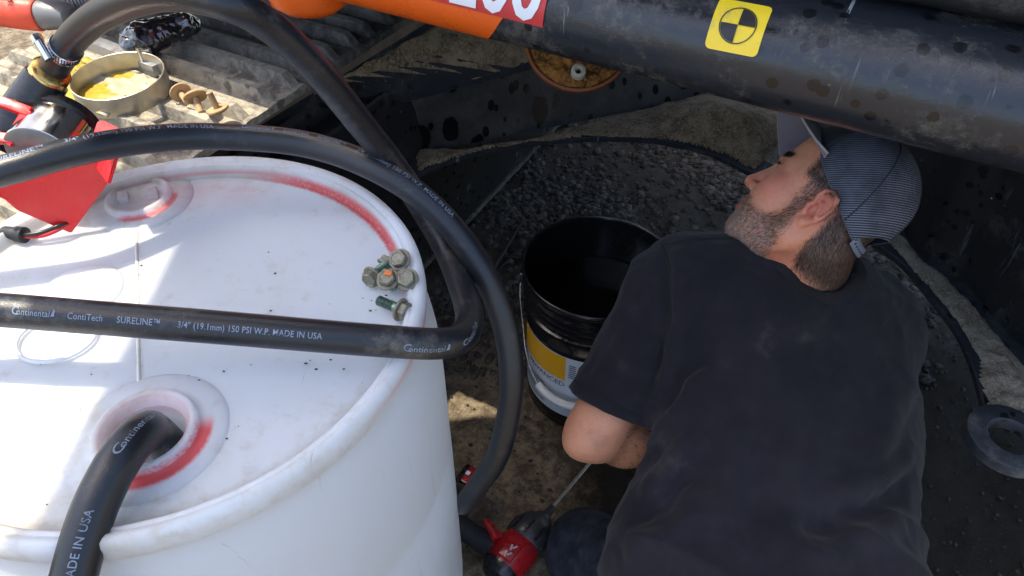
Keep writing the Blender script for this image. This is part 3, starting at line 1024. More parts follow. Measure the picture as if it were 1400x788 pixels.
cone(bm, hk, Vector((hk.x + 0.02, hk.y + 0.08, 0.99)), 0.05, 0.05, 20)
obj('cover_neck', bm, M_BLACK, cov, smooth=40)
# tow eye on the right leg
RC = PZ(1380, 600, ZF + 0.004)
bm = bmesh.new()
lathe(bm, [(0.035, -0.016), (0.035, 0.004), (0.038, 0.008), (0.064, 0.009), (0.068, 0.006), (0.069, -0.014), (0.066, -0.017), (0.035, -0.016)], Matrix.Translation(RC), 56)
obj('tow_eye', bm, mat_machine('rust worn eye steel', (0.024, 0.030, 0.038), dust=(0.26, 0.25, 0.225), dust_amt=1.0, scratch=0.6, rough=0.6), ex, smooth=40)
# ------------------------------------------------------------------ white plastic drum
DCX, DCY, DZ, DHZ = -0.382, 0.572, 0.88, 0.862
B1 = PZ(198, 588, DHZ + 0.008)       # open bung with the hose in it
B2 = PZ(190, 270, DHZ + 0.004)       # capped bung
B3 = PZ(112, 398, DHZ)               # moulded blister
def mat_drum():
    g = Mat('white translucent drum plastic')
    x, y, z = g.xyz()
    n1 = g.noise(5, 5, 0.6); n2 = g.noise(45, 6, 0.7); n3 = g.noise(230, 3, 0.7)
    col = g.mix(g.ss(n1, 0.35, 0.7) * 0.5, (0.80, 0.835, 0.87), (0.77, 0.785, 0.78))
    # scuffs, tan smears and black flecks on the head
    dx, dy = x - DCX, y - DCY
    r = (dx * dx + dy * dy).sqrt()
    head = g.ss(z, DHZ - 0.02, DHZ - 0.005)
    col = g.mix(g.ss(n2 + (n1 - 0.5) * 0.7, 0.52, 0.82) * head * 0.5, col, (0.58, 0.51, 0.40))
    col = g.mix(g.ss(n1 + (n2 - 0.5) * 0.3, 0.50, 0.72) * head * 0.36, col, (0.66, 0.61, 0.52))
    scr = g.ss(g.noise(1.0, 3, 0.6, g.stretch((22, 260, 1), rotz=0.5)), 0.68, 0.74).max(g.ss(g.noise(1.0, 3, 0.6, g.stretch((240, 18, 1), rotz=-0.3)), 0.69, 0.75)) * g.ss(g.noise(6, 3), 0.45, 0.6)
    col = g.mix(scr * 0.5, col, (0.5, 0.46, 0.42))
    grim = g.ss(r + (n2 - 0.5) * 0.02, 0.245, 0.262) * g.ss(r, 0.270, 0.262)
    col = g.mix(grim * g.ss(n1, 0.35, 0.65) * 0.5, col, (0.45, 0.38, 0.30))
    wal = g.ss(z, DHZ - 0.04, DHZ - 0.12)
    drp = g.ss(g.noise(1.0, 4, 0.6, g.stretch((55, 55, 3.5))), 0.60, 0.74)
    col = g.mix(drp * wal * 0.22, col, (0.55, 0.50, 0.42))
    fl = g.ss(g.vor(95, 'F1'), 0.09, 0.05) * g.ss(g.noise(17, 2), 0.60, 0.68)
    col = g.mix(fl * head * 0.75, col, (0.06, 0.05, 0.045))
    # red marking paint round both bungs and along the inside of the chime
    def crescent(c, r0, r1, ang, spread, soft):
        ex_, ey = x - c.x, y - c.y
        rr = (ex_ * ex_ + ey * ey).sqrt() + (n3 - 0.5) * 0.004
        th = ey.atan2(ex_) - ang
        m = g.ss((th.sin() * th.sin() + (1.0 - (th + math.pi / 2).sin()) * (1.0 - (th + math.pi / 2).sin())).sqrt(), spread, spread * 0.7)
        return m * g.ss(rr, r0, r0 + soft) * g.ss(rr, r1, r1 - soft * 2)
    red = crescent(B1, 0.0465, 0.0640, math.radians(-50), 1.25, 0.003)
    red = red.max(crescent(B2, 0.0400, 0.0520, math.radians(-42), 1.15, 0.003) * 0.8)
    th0 = math.radians(47)
    thd = dy.atan2(dx) - th0
    ring = g.ss(thd.abs(), 0.80, 0.30)
    red2 = ring * g.ss(r + (n3 - 0.5) * 0.004, 0.2525, 0.2575) * g.ss(r, 0.2665, 0.2625) * g.ss(z, DHZ + 0.020, DHZ + 0.006)
    haze = g.ss(r, 0.17, 0.23) * g.ss(r, 0.262, 0.235) * g.ss((dy.atan2(dx) - math.radians(95)).abs(), 0.5, 0.1) * g.ss(n1, 0.3, 0.7) * 0.30
    pink = crescent(B1, 0.030, 0.047, math.radians(100), 2.2, 0.004) * 0.20
    red = (red * 0.92).max(red2 * (g.ss(n3, 0.3, 0.55) * 0.3 + 0.6)).max(haze * head).max(pink * head)
    red = red.max(g.ss(z, DHZ - 0.002, DHZ + 0.004) * g.ss(z, DHZ + 0.012, DHZ + 0.004) * g.ss(r, 0.262, 0.2635) * g.ss(thd.abs(), 1.5, 0.9) * 0.5)
    col = g.mix(red, col, (0.84, 0.075, 0.075))
    g.set(col, g.ss(n2, 0.3, 0.8, 0.30, 0.5), 0.0, 0.45)
    g.bump(g.noise(14, 4, 0.5) * 0.6 + n3 * 0.08, 0.0018, 0.5)
    g.set(Subsurface_Weight=0.55, Subsurface_Scale=0.03)
    g.b.subsurface_method = 'BURLEY'
    g.b.inputs['Subsurface Radius'].default_value = (1.0, 0.95, 0.9)
    tr = g.nt.nodes.new('ShaderNodeBsdfTranslucent')
    g.nt.links.new(g.mix(0.0, col, col).s, tr.inputs[0])
    mx_ = g.nt.nodes.new('ShaderNodeMixShader'); mx_.inputs[0].default_value = 0.36
    g.nt.links.new(g.b.outputs[0], mx_.inputs[1]); g.nt.links.new(tr.outputs[0], mx_.inputs[2])
    g.nt.links.new(mx_.outputs[0], g.out.inputs[0])
    return g.m
M_DRUM = mat_drum()
dr = thing('drum', 'white plastic drum with red paint marks on its lid, black hose in its open bung', 'drum', (DCX, DCY, 0))
MDr = Matrix.Translation((DCX, DCY, 0))
bm = bmesh.new()
lathe(bm, [(0.255, 0.0), (0.275, 0.004), (0.286, 0.03), (0.292, 0.08), (0.296, 0.2), (0.297, 0.26), (0.2935, 0.275), (0.2935, 0.29), (0.297, 0.305), (0.298, 0.45),
           (0.2975, 0.575), (0.294, 0.59), (0.294, 0.605), (0.2975, 0.62), (0.297, 0.72), (0.2950, 0.775), (0.2915, 0.803), (0.2860, 0.824), (0.2822, 0.835), (0.2806, 0.842), (0.2812, 0.848), (0.2838, 0.8520),
           (0.2860, 0.857), (0.2868, 0.866), (0.2860, 0.8755), (0.2835, 0.8803), (0.2795, 0.8818), (0.2760, 0.8812), (0.2735, 0.8785), (0.2725, 0.8768), (0.2712, 0.8763), (0.2700, 0.8775), (0.2685, 0.8780), (0.2665, 0.8762), (0.2645, 0.8715), (0.2625, 0.8650), (0.2600, DHZ)], MDr, 160)
obj('drum_body', bm, M_DRUM, dr)
bm = bmesh.new()
def circ(c, r, z, n):
    return [bm.verts.new((c[0] + r * math.cos(2 * math.pi * i / n), c[1] + r * math.sin(2 * math.pi * i / n), z)) for i in range(n)]
hr = [circ((DCX, DCY), r_, z_, 160) for r_, z_ in ((0.2600, DHZ), (0.250, DHZ - 0.0005), (0.244, DHZ - 0.001))]
ringface(bm, hr)
hole = circ((B1.x, B1.y), 0.0335, DHZ - 0.001, 48)
es = [bm.edges.get((r[i], r[(i + 1) % len(r)])) or bm.edges.new((r[i], r[(i + 1) % len(r)])) for r in (hr[-1], hole) for i in range(len(r))]
bmesh.ops.triangle_fill(bm, edges=es, use_beauty=True)
bmesh.ops.recalc_face_normals(bm, faces=bm.faces)
obj('drum_head', bm, M_DRUM, dr)
bm = bmesh.new()
lathe(bm, [(0.076, -0.0012), (0.071, 0.0016), (0.056, 0.0026), (0.0485, 0.0034), (0.0478, 0.0105), (0.0462, 0.0122), (0.0425, 0.0122), (0.0405, 0.0105), (0.0395, 0.006), (0.0375, 0.005), (0.0368, 0.0005), (0.0352, 0.0), (0.0348, -0.012), (0.0335, -0.013), (0.033, -0.04)],
      Matrix.Translation((B1.x, B1.y, DHZ)), 72)
obj('bung_ring', bm, M_DRUM, dr)
bm = bmesh.new()
lathe(bm, [(0.068, -0.0012), (0.064, 0.0014), (0.052, 0.0022), (0.0440, 0.0028), (0.0425, 0.0030), (0.0405, 0.0085), (0.0385, 0.0100), (0.0345, 0.0100), (0.0330, 0.0060), (0.0310, 0.0045), (0.0001, 0.0045)],
      Matrix.Translation((B2.x, B2.y, DHZ)), 72)
cp = obj('bung_cap', bm, M_DRUM, dr)
bm = bmesh.new()
for s_ in (-1, 1):
    box(bm, (B2.x + s_ * 0.018, B2.y + 0.004 * s_, DHZ + 0.0075), (0.013, 0.020, 0.008), Matrix.Rotation(0.4, 3, 'Z'), 0.0012)
obj('wrench_lug', bm, M_DRUM, cp)
bm = bmesh.new()
lathe(bm, [(0.046, -0.0012), (0.043, 0.002), (0.034, 0.0055), (0.018, 0.0075), (0.0001, 0.008)], Matrix.Translation((B3.x, B3.y, DHZ)), 48)
obj('moulded_blister', bm, M_DRUM, dr)
# moulding seam between the bungs
bm = bmesh.new()
s0, s1 = PZ(186, 305, DHZ), PZ(190, 540, DHZ)
sd = (s1 - s0); sl_ = sd.length; sd.normalize(); sp_ = Vector((-sd.y, sd.x, 0))
rings = []
for t in np.linspace(0, sl_, 60):
    p = s0 + sd * t; wv = 0.0022 + 0.0006 * mnoise.noise((t * 90, 1, 2))
    rings.append([bm.verts.new(p + sp_ * o_ + Vector((0, 0, h_))) for o_, h_ in ((-wv, -0.0008), (-wv * .4, 0.0012), (wv * .4, 0.0012), (wv, -0.0008))])
ringface(bm, rings, False)
bmesh.ops.recalc_face_normals(bm, faces=bm.faces)
obj('mould_seam', bm, simple('yellowed drum seam', (0.74, 0.70, 0.63), 0.5, 0, 0.15, 200, 0, (0.4, 0.3, 0.2), 0.3), dr)
# white tie ring lying half under the hose
TRc = PZ(77, 462, DHZ + 0.003)
bm = bmesh.new()
th = np.linspace(0, 2 * math.pi, 65)
tube(bm, [(TRc.x + 0.0405 * math.cos(t), TRc.y + 0.0345 * math.sin(t), DHZ + 0.0035) for t in th], 0.0023, 8, False)
tr_ = obj('tie_ring', bm, simple('white nylon', (0.82, 0.82, 0.82), 0.4, 0, 0.05))
tag(tr_, 'thin white plastic ring lying on the drum lid half under the straight hose', 'ring')

# crumbs of dirt lying on the lid
bm = bmesh.new()
crumb = [(115, 350), (193, 363), (190, 376), (385, 437), (376, 374), (343, 499), (272, 520), (258, 514), (125, 512), (424, 493), (432, 505), (418, 497), (452, 492), (470, 505), (326, 583), (310, 600), (306, 508),
         (443, 225), (367, 345), (370, 425), (254, 225), (262, 238), (295, 211), (496, 408), (508, 411), (518, 417), (514, 424), (506, 425), (528, 404), (110, 560), (64, 690), (95, 342)]
for k, (x_, y_) in enumerate(crumb):
    p = PZ(x_, y_, DHZ + 0.001)
    if (p.x - DCX) ** 2 + (p.y - DCY) ** 2 > 0.255 ** 2: continue
    s_ = random.uniform(0.0005, 0.0017) * (1.6 if k == 5 else 1)
    r_ = bmesh.ops.create_icosphere(bm, subdivisions=1, radius=1)
    for v in r_['verts']:
        v.co = Vector((v.co.x * s_ * random.uniform(.6, 1.7), v.co.y * s_ * random.uniform(.5, 1.1), v.co.z * s_ * 0.7)) + p
cr_ = obj('dirt_crumbs', bm, simple('dark dirt', (0.10, 0.075, 0.05), 0.9, 0, 0.4, 300), smooth=False)
cr_['kind'] = 'stuff'

# ------------------------------------------------------------------ bolts on the lid
M_BOLT = simple('dirty zinc bolt', (0.27, 0.255, 0.19), 0.5, 0.55, 0.4, 260, 0.0004, (0.16, 0.11, 0.065), 0.7)
M_THREAD = simple('greenish zinc thread', (0.20, 0.28, 0.22), 0.3, 0.8, 0.25, 160)
M_MARK = simple('orange paint mark', (0.70, 0.17, 0.03), 0.5)
def make_bolt(label, p, head_dir, roll=0.0, shaft=0.030, af=0.0185, hh=0.0085, mark=False, rest=None):
    """head_dir: from the shaft's tip towards the head"""
    M4 = at_dir((0, 0, 0), head_dir) @ Matrix.Rotation(roll, 4, 'Z')
    t = thing('bolt', label, 'bolt', p, M4.to_3x3(), 'loose bolts on the drum lid')
    W4 = WORLD[t.name]
    bm = bmesh.new()
    R = af / math.sqrt(3)
    lathe(bm, [(R * .55, 0), (R, 0.0005), (R, hh * .82), (R * .88, hh), (R * .7, hh), (R * .62, hh - .0008), (0.0001, hh - .0008)], W4, 6)
    h_ = obj('hex_head', bm, M_BOLT, t, smooth=False)
    bm = bmesh.new()
    lathe(bm, [(0.0001, -0.0025), (R * 1.22, -0.0025), (R * 1.26, -0.0012), (R * 1.2, 0.0002), (R * .5, 0.0006)], W4, 28)
    obj('washer', bm, M_BOLT, t, smooth=40)
    bm = bmesh.new()
    pr = [(0.0058, -0.002), (0.0058, -0.010)]
    z = -0.010
    while z > -shaft:
        pr += [(0.0050, z - 0.0004), (0.0059, z - 0.0011)]
        z -= 0.0015
    pr += [(0.0046, z - 0.001), (0.0001, z - 0.001)]
    lathe(bm, pr, W4, 18)
    obj('thread', bm, M_THREAD, t, smooth=60)
    if mark:
        bm = bmesh.new()
        box(bm, W4 @ Vector((0.002, 0.004, hh + 0.0002)), (0.009, 0.0055, 0.0012), W4.to_3x3(), 0.0004)
        obj('paint_mark', bm, M_MARK, h_)
    return t
zb = DHZ + 0.0115
make_bolt('greenish bolt lying on its side with its head towards the lid centre', PZ(509, 379, zb), PZ(509, 379, zb) - PZ(531, 359, zb), 0.3, 0.028)
make_bolt('small grey bolt behind the greenish lying bolt, head low', PZ(527, 359, zb - .001), (0.25, 0.5, 0.3), 0.2, 0.016, 0.0135, 0.007)
make_bolt('grey hex bolt highest of the cluster, nearest the far rim', PZ(546, 355, zb + .010), (-0.25, -0.55, 0.85), 0.5, 0.020)
make_bolt('hex bolt with an orange paint mark on its head', PZ(530, 382, zb + .010), (-0.15, -0.35, 0.9), 0.1, 0.020, mark=True)
make_bolt('yellowish hex bolt touching the rim right of the orange marked bolt', PZ(556, 382, zb + .010), (-0.05, -0.55, 0.85), 0.7, 0.020)
make_bolt('bolt lying alone next to the straight hose with its head against the rim', PZ(549, 424, zb), PZ(549, 424, zb) - PZ(520, 412, zb), 0.5, 0.030)

# ------------------------------------------------------------------ hoses
HR = 0.0165
def hose(name, label, pts, mat, n=220, r=HR):
    path, L = spline(pts, n)
    bm = bmesh.new()
    tube(bm, path, r, 28)
    o = obj(name, bm, mat)
    tag(o, label, 'hose')
    return o, path, L
def s_at(path, L, px, py):
    best, bi = 1e9, 0
    c, s = math.cos(PITCH), math.sin(PITCH)
    for i, p in enumerate(path):
        d = Vector(p) - CAMV
        dep = d.y * c - d.z * s
        if dep < 0.05: continue
        up = d.y * s + d.z * c
        e = (700 + FPX * d.x / dep - px) ** 2 + (394 - FPX * up / dep - py) ** 2
        if e < best: best, bi = e, i
    return L * bi / (len(path) - 1)
def kind_stuff(o):
    o['kind'] = 'stuff'
    return o
def hose_print(parent, path, L, s0, direction, items, ref=(0, -0.6, 0.8), roll=0.0, r=HR, size=0.0108, sq=1.0):
    """items: (text, gap after, scale)"""
    T, _, _ = frames(path)
    n = len(path)
    bm = bmesh.new(); cur = 0.0
    for body, gap, sc, bold in items:
        if body == 'HORSE':
            b2 = bmesh.new()
            for tri in (((0, 0), (.25, .15), (.2, .55)), ((.2, .55), (.25, .15), (.55, .5)), ((.55, .5), (.25, .15), (.5, .1)), ((.2, .55), (.55, .5), (.35, 1.0)), ((.35, 1.0), (.55, .5), (.62, .8))):
                b2.faces.new([b2.verts.new((x * size * .8, y * size * .8, 0)) for x, y in tri])
        else:
            b2 = text_bm(body, size * sc, bold * size, 1.04)
        w_ = max([v.co.x for v in b2.verts] or [0])
        w_ *= sq
        for v in b2.verts: v.co.x = v.co.x * sq + cur
        me = bpy.data.meshes.new('t'); b2.to_mesh(me); b2.free(); bm.from_mesh(me); bpy.data.meshes.remove(me)
        cur += w_ + gap * size * sq
    bmesh.ops.triangulate(bm, faces=bm.faces)
    sub_long(bm, 0.006, 3)
    ref = Vector(ref).normalized()
    for v in bm.verts:
        s = min(max(s0 + direction * v.co.x, 0), L * .9999)
        f = s / L * (n - 1); i = int(f); f -= i
        j = min(i + 1, n - 1)
        p = Vector(path[i]) * (1 - f) + Vector(path[j]) * f
        t = (Vector(T[i]) * (1 - f) + Vector(T[j]) * f).normalized() * direction
        nn = (ref - t * ref.dot(t)).normalized()
        up = nn.cross(t)
        a = roll + v.co.y / r
        v.co = p + (nn * math.cos(a) + up * math.sin(a)) * (r + 0.0004)
    bmesh.ops.recalc_face_normals(bm, faces=bm.faces)
    return kind_stuff(obj('lettering', bm, M_PRINT, parent, smooth=False))
LOGO = [('C', -0.26, 1.2, 0.01), ('ontinental', 0.12, 0.9, 0.008), ('HORSE', 1.4, 1, 0)]
REST = [('ContiTech', 1.6, 0.9, 0.008), ('SURELINE\u2122', 2.0, 0.92, 0.01), ('3/4" (19.1mm) 150 PSI W.P. MADE IN USA', 3, 0.9, 0.006)]

ptsA = [PT(72, 96, .880), PT(82, 80, .865), PT(104, 48, .83), PT(150, 14, .77), PT(222, -8, .71), PT(305, 3, .69), PT(372, 38, .73), PT(440, 104, .79), PT(500, 178, .87), PT(540, 228, .925), PT(582, 292, .955),
        PT(613, 348, .95), PT(634, 402, .90), PT(642, 438, .845), PT(630, 462, .79), PT(600, 470, .765), PT(545, 468, .745), PT(430, 459, .728), PT(300, 448, .718), PT(150, 436, .71), PT(0, 424, .705), PT(-120, 416, .705),
        PT(-260, 420, .68), PT(-380, 470, .74), PT(-470, 600, .85)]
hA, pA, LA_ = hose('hose', 'dusty black hose arching off the pump, kinked and running straight over the drum lid', ptsA, M_HOSE2, 420)
sC = s_at(pA, LA_, 33, 430)
hose_print(hA, pA, LA_, sC, -1, LOGO + REST, roll=-0.26, size=0.0094, sq=0.85)
sC2 = s_at(pA, LA_, 549, 470)
hose_print(hA, pA, LA_, sC2, -1, LOGO + [('ContiTech', 1.6, 0.9, 0.008)], roll=-0.62, size=0.0092)
ptsB = [PT(-420, 420, .78), PT(-300, 330, .78), PT(-150, 270, .785), PT(0, 235, .795), PT(100, 208, .825), PT(200, 191, .875), PT(300, 187, .92), PT(420, 198, .93), PT(520, 234, .905), PT(600, 292, .91), PT(660, 372, .925), PT(692, 455, .95),
        PT(699, 540, .98), PT(682, 618, 1.03), PT(655, 662, 1.10), PT(634, 690, 1.19), Vector((-0.090, 0.735, 0.20)), Vector((-0.15, 0.85, 0.05)), Vector((-0.30, 0.96, 0.02)), Vector((-0.55, 1.0, 0.02))]
hB, pB, LB_ = hose('hose', 'clean black hose looping round the drum rim and hanging down the right side', ptsB, M_HOSE, 380)
hose_print(hB, pB, LB_, s_at(pB, LB_, 0, 222), 1, [('SURELINE\u2122', 2.0, 0.92, 0.01), ('3/4" (19.1mm) 150 PSI W.P. MADE IN USA', 3, 0.9, 0.006)], roll=0.22, size=0.0098)
hose_print(hB, pB, LB_, s_at(pB, LB_, 330, 180), 1, LOGO + REST, roll=0.42, size=0.0096, sq=0.85)
ptsD = [Vector((B1.x + 0.03, B1.y + 0.03, 0.62)), Vector((B1.x + 0.014, B1.y + 0.012, 0.78)), Vector((B1.x + 0.004, B1.y + 0.006, DHZ - 0.01)), PT(196, 592, .675), PT(168, 622, .645), PT(143, 665, .63), PT(122, 715, .62), PT(102, 785, .61), PT(85, 860, .60), PT(70, 960, .62), PT(20, 1100, .72), PT(-120, 1180, .9)]
hD, pD, LD_ = hose('hose', 'black rubber hose coming out of the open bung towards the viewer', ptsD, M_HOSE, 200, 0.0185)
hose_print(hD, pD, LD_, s_at(pD, LD_, 158, 632), -1, LOGO + [('ContiTech', 1.6, 0.9, 0.008)], ref=(0.25, -0.5, 0.85), roll=-0.12, r=0.0185, size=0.0094)
hose_print(hD, pD, LD_, s_at(pD, LD_, 100, 802), -1, [('MADE IN USA', 1, 0.9, 0.006)], ref=(0.25, -0.5, 0.85), roll=-0.25, r=0.0185, size=0.0106)

# ------------------------------------------------------------------ red transfer pump
pu = thing('transfer_pump', 'red and black transfer pump with round steel cover on the drum edge', 'pump', PZ(60, 285, DHZ))
def plate(pxs, p0, n, thick, bev=0.0015):
    n = Vector(n).normalized(); bm = bmesh.new(); P = []
    for x, y in pxs:
        d = ray(x, y); t = (p0 - CAMV).dot(n) / d.dot(n); P.append(CAMV + d * t)
    a = [bm.verts.new(p) for p in P]; b = [bm.verts.new(p - n * thick) for p in P]
    bm.faces.new(a); bm.faces.new(list(reversed(b)))
    for i in range(len(P)):
        j = (i + 1) % len(P); bm.faces.new((b[i], b[j], a[j], a[i]))
    bmesh.ops.recalc_face_normals(bm, faces=bm.faces)
    if bev: bmesh.ops.bevel(bm, geom=list(bm.edges), offset=bev, segments=2, affect='EDGES')
    return bm
# outlet neck, brass fitting, clamp
o0, o1 = PT(8, 196, .90), PT(64, 108, .885)
bm = bmesh.new()
cone(bm, o0, o1, 0.031, 0.0245, 32)
ax_ = (o1 - o0).normalized()
obj('outlet_neck', bm, M_BLKPLASTIC, pu, smooth=40)
bm = bmesh.new()
lathe(bm, [(0.0001, 0), (0.0215, 0)] + [(0.0205 + 0.0012 * (i % 2), 0.002 + 0.0022 * i) for i in range(8)] + [(0.0175, 0.021), (0.0001, 0.021)], at_dir(o1 - ax_ * 0.002, Vector(pA[6]) - o1), 32)
obj('brass_fitting', bm, M_BRASS, pu, smooth=50)
si = 9
T_, N_, B_ = frames(pA)
cdir = Vector(T_[si]); cpt = Vector(pA[si])
cl_up = -cdir.cross((CAMV - cpt).normalized()).normalized()
bm = bmesh.new()
MC = at_dir(cpt, cdir)
lathe(bm, [(HR + 0.0003, -0.0065), (HR + 0.0016, -0.0065), (HR + 0.0019, -0.006), (HR + 0.0019, 0.006), (HR + 0.0016, 0.0065), (HR + 0.0003, 0.0065)], MC, 40)
cl = obj('hose_clamp', bm, M_BRIGHT, hA, smooth=40)
bm = bmesh.new()
vdir = (CAMV - cpt); vdir = (vdir - cdir * vdir.dot(cdir)).normalized(); sdir = cdir.cross(vdir)
for k in range(-3, 9):
    a_ = k * 0.16
    pp = cpt + (vdir * math.cos(a_) + sdir * math.sin(a_)) * (HR + 0.0021)
    box(bm, pp, (0.0011, 0.0092, 0.0006), Matrix(((-vdir * math.sin(a_) + sdir * math.cos(a_)), cdir, (vdir * math.cos(a_) + sdir * math.sin(a_)))).transposed() @ Matrix.Rotation(0.2, 3, 'Z'))
obj('clamp_slots', bm, M_BLKPLASTIC, cl, smooth=False)
bm = bmesh.new()
hp_ = cpt + (vdir * 0.75 - sdir * 0.66) * (HR + 0.006)
tdir = (-vdir * -0.66 + sdir * 0.75).normalized()
cone(bm, hp_ - tdir * 0.013, hp_ + tdir * 0.010, 0.0052, 0.0052, 16)
cone(bm, hp_ - tdir * 0.021, hp_ - tdir * 0.013, 0.0062, 0.0062, 6)
obj('clamp_screw', bm, M_BRIGHT, cl, smooth=30)
# casting and round steel cover
cb, cf = PT(86, 178, .905), PT(58, 214, .872)
cax = (cf - cb).normalized()
bm = bmesh.new()
lathe(bm, [(0.0001, -0.018), (0.038, -0.018), (0.047, -0.010), (0.047, 0.0), (0.043, 0.002), (0.0001, 0.002)], at_dir(cb, cax), 40)
obj('pump_casting', bm, M_BLKPLASTIC, pu, smooth=40)
bm = bmesh.new()
cl_ = (cf - cb).length
lathe(bm, [(0.0425, -0.002), (0.0425, cl_), (0.0415, cl_ + 0.001)], at_dir(cb, cax), 56)
obj('cover_band', bm, simple('polished cover steel', (0.62, 0.58, 0.53), 0.16, 1.0, 0.06, 20), pu, smooth=40)
bm = bmesh.new()
lathe(bm, [(0.0415, cl_ - 0.002), (0.0412, cl_ + 0.0012), (0.0395, cl_ + 0.002), (0.0001, cl_ + 0.002)], at_dir(cb, cax), 56)
fp = obj('front_plate', bm, simple('grey cast plate', (0.22, 0.22, 0.21), 0.45, 0.5, 0.12, 90), pu, smooth=40)
bm = bmesh.new()
scp = PT(47, 189, .862)
lathe(bm, [(0.0095, -0.004), (0.0095, 0.0005), (0.008, 0.0025), (0.0052, 0.0028), (0.0052, 0.0008), (0.0001, 0.0008)], at_dir(scp, cax), 24)
scw = obj('screw', bm, M_STEEL, fp, smooth=40)
bm = bmesh.new()
lathe(bm, [(0.0050, 0.0012), (0.0046, 0.0034), (0.0026, 0.0042), (0.0024, 0.002), (0.0001, 0.002)], at_dir(scp, cax), 6)
obj('screw_socket', bm, M_WIRERED, scw, smooth=False)
# red bracket: holder plate, upright arms
pc = PT(95, 318, 0.0); pc = PZ(97, 320, DHZ + 0.002)
nP = Vector((0.10, -0.74, 0.66))
P1_, P2_, P3_ = PZ(97, 320, DHZ + 0.004), PT(5, 262, .868), PT(158, 215, .880)
nP = (P2_ - P1_).cross(P3_ - P1_).normalized()
if nP.dot(CAMV - P1_) < 0: nP = -nP
obj('bracket_plate', plate([(-40, 262), (-10, 222), (60, 206), (128, 192), (161, 204), (158, 232), (147, 252), (97, 320), (62, 305), (24, 289), (4, 272)], P1_, nP, 0.006), M_REDPLASTIC, pu, smooth=30)
nQ = Vector((0.75, -0.1, 0.65))
obj('bracket_cheek', plate([(147, 252), (161, 204), (152, 190), (120, 214)], PT(147, 252, .875), Vector((-0.45, -0.72, 0.53)), 0.005, 0.001), M_REDPLASTIC, pu, smooth=30)
def bar(a, b, wd_, th_, up):
    bm = bmesh.new(); d = (b - a); R_ = frame_from(d, up)
    box(bm, (a + b) / 2, (wd_, th_, d.length + wd_ * 0.4), R_, 0.0012)
    return bm
arm_up = Vector((0.05, -0.45, 0.89))
for a_, b_ in (((-30, 128), (40, 154)), ((40, 154), (14, 196)), ((-24, 186), (20, 192))):
    obj('bracket_arm', bar(PT(*a_, .862), PT(*b_, .862), 0.012, 0.010, arm_up), M_REDPLASTIC, pu, smooth=30)
obj('bracket_arm', plate([(132, 166), (138, 163), (176, 182), (172, 196), (120, 200), (124, 190)], PT(140, 180, .872), Vector((-0.1, -0.55, 0.83)), 0.012), M_REDPLASTIC, pu, smooth=30)
# motor behind the plate, down to the drum
bm = bmesh.new()
mb = PZ(70, 270, DHZ)
cone(bm, Vector((mb.x - 0.01, mb.y + 0.035, DHZ - 0.001)), Vector((mb.x - 0.01, mb.y + 0.055, 0.955)), 0.030, 0.036, 28)
obj('pump_base', bm, M_BLKPLASTIC, pu, smooth=40)
# leads and plug
for k, (mt, dz) in enumerate(((M_WIREBLK, 0.004), (M_WIRERED, 0.0))):
    bm = bmesh.new()
    pth, _ = spline([PZ(92, 306, DHZ + 0.018), PZ(78, 310 + 5 * k, DHZ + 0.016 + dz), PZ(60, 317 + 5 * k, DHZ + 0.012 + dz), PZ(40, 321 + 3 * k, DHZ + 0.011 + dz), PZ(30, 321, DHZ + 0.011)], 40)
    tube(bm, pth, 0.0026, 10)
    obj('wire', bm, mt, pu)
bm = bmesh.new()
q0_, q1_ = PZ(35, 322, DHZ + 0.0105), PZ(-60, 308, DHZ + 0.0105)
d_ = (q1_ - q0_); Lq = d_.length
lathe(bm, [(0.0001, 0), (0.0085, 0), (0.0100, 0.001), (0.0100, 0.012), (0.0082, 0.0135), (0.0076, 0.03), (0.0070, Lq), (0.0001, Lq)], at_dir(q0_, d_), 24)
obj('plug', bm, M_RUBBER, pu, smooth=40)
# ------------------------------------------------------------------ black pail of drained oil
M_PAIL = simple('oily black pail plastic', (0.010, 0.010, 0.011), 0.16, 0, 0.2, 70)
SCP = 1.10                                                 # the pail's real size over its drawing size
PC = PZ(819, 360, 0.37 * SCP); PH = 0.37
RTOP, RBOT = 0.1475, 0.131
pail = thing('bucket', 'open black plastic pail with a yellow and white label, standing beside the man', 'bucket', (PC.x, PC.y, 0))
MP = Matrix.Translation((PC.x, PC.y, 0.0))
def pr_(z): return RBOT + (RTOP - 0.006 - RBOT) * z / PH
bm = bmesh.new()
pf = [(0.0001, 0.006), (RBOT - 0.02, 0.004), (RBOT - 0.004, 0.0), (RBOT, 0.004)]
pf += [(pr_(z), z) for z in (0.03, 0.10, 0.18, 0.247)]
pf += [(pr_(.25) + .0045, 0.250), (pr_(.25) + .0045, 0.254), (pr_(.25) + .001, 0.257), (pr_(.28), 0.281), (pr_(.28) + .0055, 0.284), (pr_(.28) + .0055, 0.288), (pr_(.29), 0.291)]
for z in (0.302, 0.319, 0.336):
    pf += [(pr_(z), z - 0.004), (pr_(z) + .0065, z), (pr_(z) + .0065, z + .0025), (pr_(z) + .0005, z + .005)]
pf += [(pr_(.35), 0.350), (RTOP - .002, 0.356), (RTOP + .0015, 0.360), (RTOP + .0018, 0.3665), (RTOP, 0.3695), (RTOP - .003, 0.370), (RTOP - .0052, 0.368), (RTOP - .0058, 0.36), (pr_(.2) - .004, 0.2), (pr_(.03) - .004, 0.02), (0.0001, 0.012)]
lathe(bm, pf, MP, 96)
obj('pail_wall', bm, M_PAIL, pail, smooth=50)
def on_pail(th, z, off):
    r = pr_(z) + off
    return Vector((PC.x + r * math.cos(th), PC.y + r * math.sin(th), z))
TH0, TH1 = math.radians(180), math.radians(310)
